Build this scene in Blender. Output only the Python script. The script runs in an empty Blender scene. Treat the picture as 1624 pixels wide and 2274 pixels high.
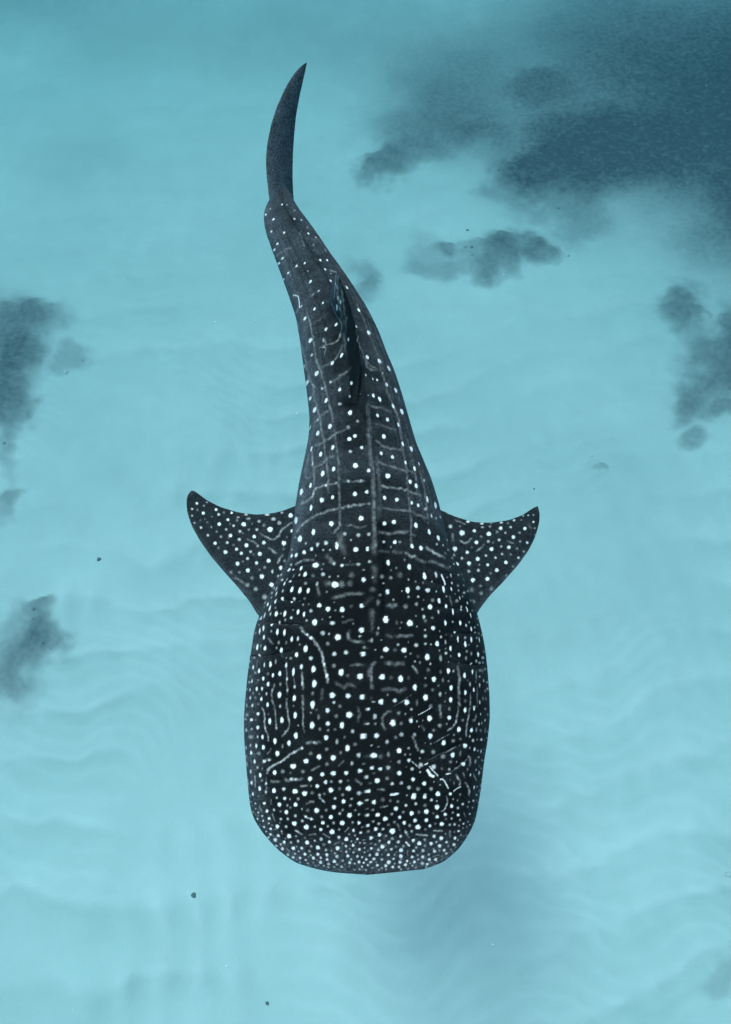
import bpy, math, random
import numpy as np
from mathutils import Vector
from mathutils.bvhtree import BVHTree

# ------------------------------------------------------------------ scene, camera, light
S = bpy.context.scene
C = S.collection
RNG = np.random.default_rng(7)
TH = math.radians(30.0)                 # camera tilt away from straight down
TV = math.tan(math.radians(30.0))       # half of the vertical field of view
CAM = np.array([0.0, 0.0, 6.0])
FLOOR = -12.0                           # depth of the sand below the shark's mid-line

cd = bpy.data.cameras.new('camera')
cd.sensor_fit = 'VERTICAL'; cd.sensor_height = 36.0; cd.sensor_width = 24.0
cd.lens = 18.0 / TV
cd.clip_start = 0.05; cd.clip_end = 600.0
cam = bpy.data.objects.new('camera', cd); C.objects.link(cam)
cam.location = CAM; cam.rotation_euler = (TH, 0, 0)
S.camera = cam
S.render.engine = 'CYCLES'
S.render.resolution_x = 731; S.render.resolution_y = 1024
S.cycles.use_denoising = True
S.cycles.max_bounces = 6; S.cycles.volume_bounces = 3; S.cycles.diffuse_bounces = 3
S.view_settings.view_transform = 'Standard'
S.view_settings.look = 'None'
S.view_settings.gamma = 1.0
S.view_settings.use_curve_mapping = False
S.view_settings.exposure = EXPO = 0.80

SUNV = Vector((-1.9, 0.6, 12.0)).normalized()
W = bpy.data.worlds.new('World'); S.world = W; W.use_nodes = True
nt = W.node_tree
bg = nt.nodes['Background']
sky = nt.nodes.new('ShaderNodeTexSky'); sky.sky_type = 'NISHITA'; sky.sun_disc = False
sky.sun_elevation = math.asin(SUNV.z); sky.sun_rotation = math.atan2(SUNV.x, SUNV.y)
nt.links.new(sky.outputs[0], bg.inputs[0]); bg.inputs[1].default_value = 0.12
sl = bpy.data.lights.new('sun', 'SUN'); sl.energy = 3.2; sl.angle = math.radians(18); sl.color = (1.0, 0.965, 0.92)
so = bpy.data.objects.new('sun', sl); C.objects.link(so)
so.rotation_euler = SUNV.to_track_quat('Z', 'Y').to_euler()

# ------------------------------------------------------------------ view geometry helpers
# photograph measured in a 1624 x 2274 grid; rays are met with real planes in the water
RIGHT = np.array([1.0, 0, 0]); UP = np.array([0, math.cos(TH), math.sin(TH)]); FWD = np.array([0, math.sin(TH), -math.cos(TH)])

def ray(u, v):
    u = np.asarray(u, float); v = np.asarray(v, float)
    return ((u - 812) / 1137 * TV)[..., None] * RIGHT + ((1137 - v) / 1137 * TV)[..., None] * UP + FWD

def at(u, v, z):
    d = ray(u, v); z = np.asarray(z, float)
    t = (z - CAM[2]) / d[..., 2]
    return CAM + d * t[..., None]

def proj(P):
    Q = P - CAM
    d = Q @ FWD
    return np.stack([812 + (Q @ RIGHT) / d / TV * 1137, 1137 - (Q @ UP) / d / TV * 1137], -1)

def sstep(a, b, x):
    t = np.clip((x - a) / (b - a), 0, 1)
    return t * t * (3 - 2 * t)

def hash2(ix, iy, seed):
    h = (ix.astype(np.int64) * 374761393 + iy.astype(np.int64) * 668265263 + seed * 982451653) & 0xffffffff
    h = ((h ^ (h >> 13)) * 1274126177) & 0xffffffff
    return ((h ^ (h >> 16)) & 0xffff) / 65535.0

def vnoise(x, y, seed=0):
    ix = np.floor(x); iy = np.floor(y); fx = x - ix; fy = y - iy
    fx = fx * fx * (3 - 2 * fx); fy = fy * fy * (3 - 2 * fy)
    a = hash2(ix, iy, seed); b = hash2(ix + 1, iy, seed); c = hash2(ix, iy + 1, seed); d = hash2(ix + 1, iy + 1, seed)
    return (a * (1 - fx) + b * fx) * (1 - fy) + (c * (1 - fx) + d * fx) * fy

def fbm(x, y, seed=0, n=4):
    s = 0; a = 0.5; t = 0
    for k in range(n):
        s = s + a * vnoise(x * 2 ** k + 17.3 * k, y * 2 ** k - 9.1 * k, seed + k); t += a; a *= 0.5
    return s / t

def gsm(a, s):
    k = np.arange(-int(4 * s), int(4 * s) + 1); w = np.exp(-k * k / (2.0 * s * s)); w /= w.sum()
    n = len(k) // 2
    p = np.concatenate([2 * a[0] - a[1:n + 1][::-1], a, 2 * a[-1] - a[-n - 1:-1][::-1]])
    return np.convolve(p, w, 'valid')

def tag(o, label=None, cat=None, group=None, kind=None):
    if label: o['label'] = label
    if cat: o['category'] = cat
    if group: o['group'] = group
    if kind: o['kind'] = kind
    return o

def mesh_np(name, V, F, mat, attrs=None, smooth=True, parent=None):
    me = bpy.data.meshes.new(name)
    V = np.ascontiguousarray(V, np.float32); F = np.ascontiguousarray(F, np.int32)
    k = F.shape[1]
    me.vertices.add(len(V)); me.vertices.foreach_set('co', V.ravel())
    me.loops.add(F.size); me.loops.foreach_set('vertex_index', F.ravel())
    me.polygons.add(len(F))
    me.polygons.foreach_set('loop_start', np.arange(0, F.size, k, dtype=np.int32))
    me.polygons.foreach_set('use_smooth', np.full(len(F), smooth))
    me.update(calc_edges=True)
    for an, av in (attrs or {}).items():
        at_ = me.attributes.new(an, 'FLOAT', 'POINT'); at_.data.foreach_set('value', np.ascontiguousarray(av, np.float32).ravel())
    me.materials.append(mat)
    o = bpy.data.objects.new(name, me); C.objects.link(o)
    if parent: o.parent = parent
    return o

def grid_faces(n, m, wrap=False, base=0):
    i, j = np.meshgrid(np.arange(n - 1), np.arange(m if wrap else m - 1), indexing='ij')
    j2 = (j + 1) % m
    return np.stack([i * m + j, i * m + j2, (i + 1) * m + j2, (i + 1) * m + j], -1).reshape(-1, 4) + base

# ------------------------------------------------------------------ materials
class NT:
    def __init__(s, name):
        s.m = bpy.data.materials.new(name); s.m.use_nodes = True; s.t = s.m.node_tree
        s.b = s.t.nodes['Principled BSDF']
    def n(s, ty, **kw):
        x = s.t.nodes.new(ty)
        for k, v in kw.items(): setattr(x, k, v)
        return x
    def l(s, a, b): s.t.links.new(a, b)
    def attr(s, name): return s.n('ShaderNodeAttribute', attribute_name=name).outputs['Fac']
    def noise(s, scale, detail=4, rough=0.5):
        tc = s.n('ShaderNodeTexCoord'); x = s.n('ShaderNodeTexNoise')
        x.inputs['Scale'].default_value = scale; x.inputs['Detail'].default_value = detail; x.inputs['Roughness'].default_value = rough
        s.l(tc.outputs['Object'], x.inputs['Vector']); return x.outputs['Fac']
    def mix(s, fac, a, b):
        x = s.n('ShaderNodeMix', data_type='RGBA')
        for sock, val in ((x.inputs['Factor'], fac), (x.inputs[6], a), (x.inputs[7], b)):
            if isinstance(val, (int, float)): sock.default_value = val
            elif isinstance(val, tuple): sock.default_value = (*val, 1)
            else: s.l(val, sock)
        return x.outputs[2]
    def rng(s, v, a, b, c, d):
        x = s.n('ShaderNodeMapRange'); s.l(v, x.inputs[0])
        for k, q in enumerate((a, b, c, d)): x.inputs[k + 1].default_value = q
        return x.outputs[0]
    def math(s, op, a, b):
        x = s.n('ShaderNodeMath', operation=op)
        for k, q in enumerate((a, b)):
            if isinstance(q, (int, float)): x.inputs[k].default_value = q
            else: s.l(q, x.inputs[k])
        return x.outputs[0]
    def bump(s, h, strength, dist):
        x = s.n('ShaderNodeBump'); x.inputs['Strength'].default_value = strength; x.inputs['Distance'].default_value = dist
        s.l(h, x.inputs['Height']); s.l(x.outputs[0], s.b.inputs['Normal'])

def skin_material():
    s = NT('whale_shark_skin')
    tone, spot, belly = s.attr('tone'), s.attr('spot'), s.attr('belly')
    dark = s.mix(tone, (0.0012, 0.0015, 0.0017), (0.066, 0.072, 0.082))
    gr = s.rng(s.noise(66, 3, 0.8), 0.36, 0.66, 0.30, 1.8)
    mo = s.rng(s.noise(9, 4, 0.6), 0.3, 0.7, 0.72, 1.3)
    x = s.n('ShaderNodeVectorMath', operation='SCALE'); s.l(dark, x.inputs[0]); s.l(s.math('MULTIPLY', gr, mo), x.inputs['Scale'])
    mid = s.mix(belly, x.outputs[0], (0.55, 0.58, 0.58))
    wear = s.rng(s.noise(95, 3, 0.7), 0.35, 0.60, 0.62, 1.0)
    fac = s.math('MULTIPLY', s.math('MULTIPLY', spot, spot), s.mix(spot, wear, 1.0)) if False else s.math('MULTIPLY', s.math('POWER', spot, 1.4), wear)
    col = s.mix(fac, mid, (0.80, 0.80, 0.79))
    s.l(col, s.b.inputs['Base Color'])
    s.b.inputs['Roughness'].default_value = 0.62
    s.b.inputs['Specular IOR Level'].default_value = 0.04
    s.bump(s.noise(120, 3, 0.6), 0.25, 0.004)
    return s.m

def sand_material():
    s = NT('rippled_sand')
    alg_fade, tr = s.attr('algae_fade'), s.attr('ripple_shade')
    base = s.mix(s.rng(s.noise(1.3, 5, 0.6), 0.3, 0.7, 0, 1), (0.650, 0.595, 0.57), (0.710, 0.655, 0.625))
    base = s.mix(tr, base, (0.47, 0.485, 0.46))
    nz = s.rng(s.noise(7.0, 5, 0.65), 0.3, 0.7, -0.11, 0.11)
    f = s.math('ADD', alg_fade, s.math('MULTIPLY', nz, s.math('MULTIPLY', alg_fade, 1.0)))
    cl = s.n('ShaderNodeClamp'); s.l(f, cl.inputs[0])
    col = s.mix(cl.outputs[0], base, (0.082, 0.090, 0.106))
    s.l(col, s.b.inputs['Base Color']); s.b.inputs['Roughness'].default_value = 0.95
    s.b.inputs['Specular IOR Level'].default_value = 0.1
    s.bump(s.noise(9, 5, 0.6), 0.5, 0.03)
    return s.m

def plain(name, c, c2, scale, rough=0.9, spec=0.15):
    s = NT(name)
    s.l(s.mix(s.rng(s.noise(scale, 4, 0.6), 0.3, 0.7, 0, 1), c, c2), s.b.inputs['Base Color'])
    s.b.inputs['Roughness'].default_value = rough; s.b.inputs['Specular IOR Level'].default_value = spec
    s.bump(s.noise(scale * 4, 3, 0.6), 0.4, 0.02)
    return s.m

M_SKIN = skin_material()
M_SAND = sand_material()
M_ALGAE = plain('dark_algae', (0.035, 0.055, 0.05), (0.075, 0.10, 0.09), 6)
M_STONE = plain('dark_stone', (0.11, 0.14, 0.14), (0.18, 0.21, 0.20), 20)
M_SPECK = plain('pale_plankton', (0.6, 0.64, 0.62), (0.7, 0.72, 0.7), 30)
M_EYE = plain('eye_black', (0.01, 0.01, 0.012), (0.02, 0.02, 0.02), 30, 0.15, 0.5)
# ------------------------------------------------------------------ the water
hz = NT('sea_water')
hz.t.nodes.remove(hz.b)
pv = hz.n('ShaderNodeVolumePrincipled')
pv.inputs['Color'].default_value = (0.01, 0.028, 0.036, 1)
pv.inputs['Absorption Color'].default_value = (0.0, 0.29, 0.37, 1)
pv.inputs['Density'].default_value = 0.040
pv.inputs['Anisotropy'].default_value = 0.5
hz.l(pv.outputs[0], hz.t.nodes['Material Output'].inputs['Volume'])
X0, X1, Y0, Y1 = -75.0, 75.0, -55.0, 95.0
bx = np.array([(x, y, z) for x in (X0 - 2, X1 + 2) for y in (Y0 - 2, Y1 + 2) for z in (FLOOR - 1.8, 6.8)])
bf = np.array([(0, 1, 3, 2), (4, 6, 7, 5), (0, 4, 5, 1), (2, 3, 7, 6), (0, 2, 6, 4), (1, 5, 7, 3)])
haze = mesh_np('haze', bx, bf, hz.m, smooth=False); haze['kind'] = 'stuff'; haze['label'] = 'clear turquoise sea water fading the far seabed'

# ------------------------------------------------------------------ seabed
def ripple(x, y):
    wx = x + (fbm(x * 0.22, y * 0.22, 3) - .5) * 2.6; wy = y + (fbm(x * 0.45 + 9, y * 0.35, 5) - .5) * 1.5
    tilt = 0.07 + 0.24 * sstep(-3, 4, x)
    p = (wy - tilt * wx) * 2 * math.pi / 1.22
    saw = np.sin(p) + 0.42 * np.sin(2 * p) + 0.24 * np.sin(3 * p) + 0.14 * np.sin(4 * p)
    q = (wx + 0.16 * wy + 0.5 * (fbm(x * .5, y * .5, 21) - .5)) * 2 * math.pi / 0.78
    streak = np.sin(q) * (0.35 + 0.65 * sstep(-.4, 1, np.cos(p + 0.6)))
    env = 0.15 + 1.5 * sstep(.35, .68, fbm(x * 0.20 + 3, y * 0.24, 31))
    env2 = sstep(0.40, 0.72, fbm(x * 0.18 + 11, y * 0.14, 41)) * (0.3 + 1.1 * sstep(2, -3, x))
    fine = np.sin((wy * 1.0 - (tilt - .35) * wx + .25 * np.sin(wx * 1.7)) * 2 * math.pi / 0.41) * sstep(.42, .62, fbm(x * .33 + 40, y * .3, 45))
    far = 1 - .85 * sstep(10, 22, y)
    return saw * env * far, (streak * env2 + .42 * fine) * far

def bed_height(x, y):
    a, b = ripple(x, y)
    return FLOOR + 0.013 * a + 0.036 * b + 0.30 * (fbm(x * .09, y * .09, 51) - .5) + 0.10 * (fbm(x * 0.6, y * 0.35, 61) - .5)

# patches of dark growth: name -> (label, [(u, v, ru, rv, strength)], softness)
PATCH = [
 ('reef', 'huge dark reef filling the top right corner of the seabed',
  [(1560, 300, 200, 150, .95), (1640, 440, 70, 130, .95), (1440, 160, 150, 130, .62), (1500, 30, 240, 110, .45), (1640, 120, 130, 150, .65), (1300, 110, 190, 130, .36), (1640, 260, 120, 160, .95)], 0.9),
 ('reef', 'large dark rounded reef patch left of the corner reef',
  [(1215, 388, 118, 68, .95), (1290, 345, 110, 60, .85), (1400, 345, 130, 75, .88), (1250, 300, 110, 50, .55)], 0.45),
 ('reef', 'small blurred dark reef patch far off near the top',
  [(1188, 205, 66, 40, .62)], 0.5),
 ('reef', 'wide faint dark reef patch right of the tail fin',
  [(1000, 240, 120, 90, .55), (1062, 297, 52, 36, .62), (920, 305, 85, 45, .45), (940, 150, 130, 110, .3)], 0.8),
 ('reef', 'narrow slanting dark growth pointing at the tail stalk',
  [(850, 374, 62, 28, .6), (820, 392, 45, 20, .45), (905, 345, 60, 26, .4)], 0.4),
 ('reef', 'L shaped dark reef patch on pale sand above the right fin',
  [(1085, 572, 48, 52, .68), (1140, 535, 60, 32, .62), (1200, 558, 40, 24, .62), (1080, 622, 45, 14, .3)], 0.42),
 ('reef', 'thin scattered growth left of the L shaped patch',
  [(975, 565, 62, 36, .3), (1000, 542, 26, 14, .5), (985, 590, 55, 16, .25)], 0.4),
 ('reef', 'soft dark blot below the large rounded reef patch',
  [(1288, 498, 55, 40, .42)], 0.5),
 ('reef', 'faint dark growth just right of the dorsal fin',
  [(806, 612, 38, 34, .38), (800, 655, 34, 30, .32)], 0.4),
 ('reef', 'round dark coral head near the right edge',
  [(1520, 688, 42, 46, .72), (1566, 690, 14, 10, .4)], 0.5),
 ('reef', 'broken dark reef running down the right edge',
  [(1590, 800, 76, 64, .68), (1625, 745, 36, 55, .6), (1600, 880, 80, 55, .5), (1530, 905, 28, 36, .5), (1552, 980, 26, 20, .5), (1600, 930, 30, 18, .45)], 0.5),
 ('reef', 'large ragged dark reef on the upper left edge',
  [(30, 735, 70, 60, .62), (85, 690, 60, 30, .55), (20, 830, 52, 70, .68), (60, 800, 50, 40, .5), (0, 900, 36, 50, .5), (10, 740, 90, 90, .25), (130, 700, 50, 30, .2), (10, 900, 40, 70, .35)], 0.6),
 ('reef', 'small faint round growth beside the ragged left reef',
  [(168, 790, 30, 28, .36)], 0.4),
 ('reef', 'low dark growth at the left edge level with the fins',
  [(5, 1000, 26, 46, .36), (8, 1110, 30, 44, .38), (20, 1090, 30, 20, .25)], 0.4),
 ('reef', 'curled dark reef patch at the lower left edge',
  [(98, 1405, 44, 52, .74), (70, 1345, 30, 16, .5), (104, 1332, 22, 12, .5), (75, 1460, 50, 36, .58), (15, 1510, 45, 36, .5), (0, 1430, 36, 40, .25), (30, 1360, 20, 40, .25), (40, 1430, 60, 70, .22), (20, 1550, 40, 40, .22)], 0.5),
 ('reef', 'pale round growth in the bottom right corner',
  [(1592, 2190, 42, 42, .26), (1625, 2120, 20, 60, .3)], 0.35),
 ('reef', 'sliver of dark growth low on the right edge',
  [(1632, 1995, 18, 55, .6)], 0.6),
 ('reef', 'small oval growth on bare sand right of centre',
  [(1334, 1022, 17, 7, .36)], 0.3),
]
ELL = []
for k, (nm, lab, es, soft) in enumerate(PATCH):
    for (u, v, ru, rv, st) in es:
        c = at(u, v, FLOOR)[:2]; a = at(u + ru, v, FLOOR)[:2] - c
        b = (at(u, v - rv, FLOOR)[:2] - at(u, v + rv, FLOOR)[:2]) / 2
        ELL.append((k, c, np.linalg.inv(np.stack([a, b], 1)), st, soft, np.linalg.norm(a), np.linalg.norm(b), a, b))

def cover(x, y, only=None, rough=1.0):
    wx = x + rough * ((fbm(x * .9, y * .9, 71) - .5) * 1.2 + (fbm(x * 4.1, y * 4.1, 73, 4) - .5) * .34)
    wy = y + rough * ((fbm(x * .9, y * .9, 81) - .5) * 1.2 + (fbm(x * 4.1, y * 4.1, 83, 4) - .5) * .34)
    out = np.zeros_like(x)
    for (k, c, inv, st, soft, la, lb, a, b) in ELL:
        if only is not None and k != only: continue
        dx = wx - c[0]; dy = wy - c[1]
        p = inv[0, 0] * dx + inv[0, 1] * dy; q = inv[1, 0] * dx + inv[1, 1] * dy
        d = np.sqrt(p * p + q * q)
        m = st * sstep(1.08 + soft * 1.3, 1 - soft * 1.25, d)
        out = 1 - (1 - out) * (1 - m)
    return out

def axis(lo, hi, a, b, n, k):
    """n even steps between a and b, k growing steps out to lo and hi"""
    mid = np.linspace(a, b, n); s = mid[1] - mid[0]
    t = np.linspace(0, 1, k + 1)[1:]
    left = a - (a - lo) * t ** 2.2; right = b + (hi - b) * t ** 2.2
    return np.concatenate([left[::-1], mid, right])
gx = axis(X0, X1, -14.5, 14.5, 440, 26); gy = axis(Y0, Y1, -1.2, 33, 540, 26)
GX, GY = np.meshgrid(gx, gy, indexing='ij')
GZ = bed_height(GX, GY)
ra, rb = ripple(GX, GY)
alg_fade = cover(GX, GY)
far_fade = .10 * sstep(1.5, 9, GY) + .03 * sstep(2, 8, GX)        # darkening with distance, painted into the sand colour
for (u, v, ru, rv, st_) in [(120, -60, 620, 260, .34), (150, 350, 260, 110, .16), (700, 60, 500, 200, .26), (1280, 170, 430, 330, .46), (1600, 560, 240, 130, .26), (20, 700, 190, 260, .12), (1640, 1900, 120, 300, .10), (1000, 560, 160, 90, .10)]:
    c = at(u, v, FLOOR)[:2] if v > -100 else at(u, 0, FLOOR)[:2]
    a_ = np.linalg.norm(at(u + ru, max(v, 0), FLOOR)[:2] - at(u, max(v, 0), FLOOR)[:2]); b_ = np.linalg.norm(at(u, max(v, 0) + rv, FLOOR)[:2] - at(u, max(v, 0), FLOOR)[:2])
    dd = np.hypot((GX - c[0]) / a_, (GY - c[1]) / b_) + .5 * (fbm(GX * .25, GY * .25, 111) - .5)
    far_fade = np.maximum(far_fade, st_ * np.exp(-1.3 * dd ** 2))
alg_fade = np.clip(1 - (1 - alg_fade) * (1 - far_fade), 0, 1)  # painted distance fade joined to the real growth cover
ripple_shade = np.clip(0.40 - 0.13 * ra - 0.20 * rb + 0.75 * (fbm(GX * .35, GY * .35, 91) - .5), 0, 1)  # ripple shading painted into the sand colour, with random mottling
MK = np.stack([cover(GX, GY, only=k) for k in range(len(PATCH))])
full = np.clip(1 - np.prod(1 - MK, axis=0), 0, 1)
GZ = GZ + (.06 + .42 * fbm(GX * 1.1, GY * 1.1, 96) + .20 * fbm(GX * 3.5, GY * 3.5, 98)) * .5 * sstep(.06, 1.0, full)
FA = grid_faces(len(gx), len(gy))[:, ::-1]
fm = MK.reshape(len(PATCH), -1)[:, FA].mean(2)
owner = np.where(fm.max(0) > .07, fm.argmax(0), -1)        # every piece of ground belongs to one object only
GV = np.stack([GX, GY, GZ], -1).reshape(-1, 3)
def cut(name, sel, org):
    F_ = FA[sel]; used = np.unique(F_); rem = np.zeros(len(GV), np.int32); rem[used] = np.arange(len(used))
    o = mesh_np(name, GV[used] - org, rem[F_], M_SAND, {'algae_fade': alg_fade.ravel()[used], 'ripple_shade': ripple_shade.ravel()[used]})
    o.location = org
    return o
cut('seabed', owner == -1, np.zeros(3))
sb = bpy.data.objects['seabed']; sb['kind'] = 'structure'; sb['label'] = 'pale rippled sand seabed'

# clumps of growth: low lumpy tufts, thinning out at the rim of each patch
OCT = np.array([(1, 0, 0), (0, 1, 0), (-1, 0, 0), (0, -1, 0), (.5, .5, .75), (-.5, .5, .8), (-.5, -.5, .7), (.5, -.5, .8), (0, 0, 1.05)])
OCF = np.array([(0, 4, 7), (0, 1, 4), (1, 5, 4), (1, 2, 5), (2, 6, 5), (2, 3, 6), (3, 7, 6), (3, 0, 7), (4, 5, 8), (5, 6, 8), (6, 7, 8), (7, 4, 8)])
for k, (nm, lab, es, soft) in enumerate(PATCH):
    pts = []
    for (kk, c, inv, st, sf, la, lb, a, b) in ELL:
        if kk != k: continue
        n = int(min(9000, la * lb * math.pi * 34))
        t = RNG.uniform(-1.35, 1.35, (n, 2)); p = c + t[:, :1] * a + t[:, 1:] * b
        pts.append(p)
    p = np.concatenate(pts)
    m = cover(p[:, 0], p[:, 1], only=k)
    m = m * sstep(.34, .62, fbm(p[:, 0] * 2.4, p[:, 1] * 2.4, 101))
    keep = RNG.random(len(p)) < sstep(.22, .75, m) * 0.5 * (1 - sstep(9, 16, p[:, 1]))
    p = p[keep]
    if len(p) < 6: p = pts[0][:2]
    n = len(p)
    r = RNG.uniform(.018, .05, n) * (1 + .015 * p[:, 1])
    r = r * np.where(RNG.random(n) < .05, 1.6, 1)
    ang = RNG.uniform(0, 6.28, n); ca, sa = np.cos(ang), np.sin(ang)
    J = OCT[None] * (1 + RNG.uniform(-.3, .3, (n, 9, 3)))
    X = (J[..., 0] * ca[:, None] - J[..., 1] * sa[:, None]) * r[:, None]
    Y = (J[..., 0] * sa[:, None] + J[..., 1] * ca[:, None]) * r[:, None] * .8
    Z = J[..., 2] * r[:, None] * RNG.uniform(.5, 1.1, n)[:, None]
    pi = np.clip(np.searchsorted(gx, p[:, 0]), 0, len(gx) - 1); pj = np.clip(np.searchsorted(gy, p[:, 1]), 0, len(gy) - 1)
    cz = GZ[pi, pj]
    org = GV[np.unique(FA[owner == k])].mean(0)
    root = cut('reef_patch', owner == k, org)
    V = np.stack([X + p[:, :1], Y + p[:, 1:], Z + (cz - .012)[:, None]], -1).reshape(-1, 3)
    F = (OCF[None] + np.arange(n)[:, None, None] * 9).reshape(-1, 3)
    ta = np.repeat(np.clip(cover(p[:, 0], p[:, 1]) * 1.06 + .04 + RNG.uniform(-.14, .16, n), 0, 1.0), 9)
    o = mesh_np('algae_tufts', V - org, F, M_SAND, {'algae_fade': ta, 'ripple_shade': ta * 0 + .4}, parent=root); o['kind'] = 'stuff'
    tag(root, lab, 'reef', 'dark reef patches on the sand')

# a few dark stones on the sand
def lump(r, seed, n=10, m=14):
    rr = np.random.default_rng(seed)
    th = np.linspace(0, math.pi, n); ph = np.linspace(0, 2 * math.pi, m, endpoint=False)
    T, Pp = np.meshgrid(th, ph, indexing='ij')
    k = 1 + .18 * np.sin(2 * Pp + rr.uniform(0, 6)) * np.sin(T) + .12 * np.sin(3 * Pp + rr.uniform(0, 6)) * np.sin(T) ** 2
    V = np.stack([r * k * np.sin(T) * np.cos(Pp), r * .8 * k * np.sin(T) * np.sin(Pp), r * .6 * k * np.cos(T)], -1)
    return V.reshape(-1, 3), grid_faces(n, m, True)
for (u, v, r, lab) in [(430, 1988, .052, 'dark stone on pale sand below left of the head, largest of the stones'),
                       (593, 2228, .036, 'small dark stone on the sand near the bottom edge'),
                       (1185, 1090, .026, 'tiny dark stone just above the tip of the right fin'),
                       (1038, 515, .034, 'tiny dark stone above left of the L shaped reef patch'),
                       (1262, 571, .026, 'tiny dark stone right of the L shaped reef patch'),
                       (220, 1242, .05, 'small grey stone on open sand left of the left fin')]:
    p = at(u, v, FLOOR); p[2] = bed_height(p[:1], p[1:2])[0] + r * .35
    V, F = lump(r, int(u)); o = mesh_np('stone', V, F[:, ::-1], M_STONE); o.location = p
    tag(o, lab, 'stone', 'dark stones on the sand')

# drifting specks in the water
n = 170
V = []; F = []
base, bfc = lump(1.0, 5, 4, 5)
for i in range(n):
    u, v = RNG.uniform(0, 1624), RNG.uniform(0, 2274); z = RNG.uniform(-11, -1.2)
    p = at(u, v, z); r = RNG.uniform(.004, .009) * (1 + (RNG.random() < .1))
    F.append(bfc + len(V) * len(base)); V.append(base * r + p)
o = mesh_np('plankton_specks', np.concatenate(V), np.concatenate(F)[:, ::-1], M_SPECK)
o['kind'] = 'stuff'; o['label'] = 'pale specks drifting in the open water'
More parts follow.
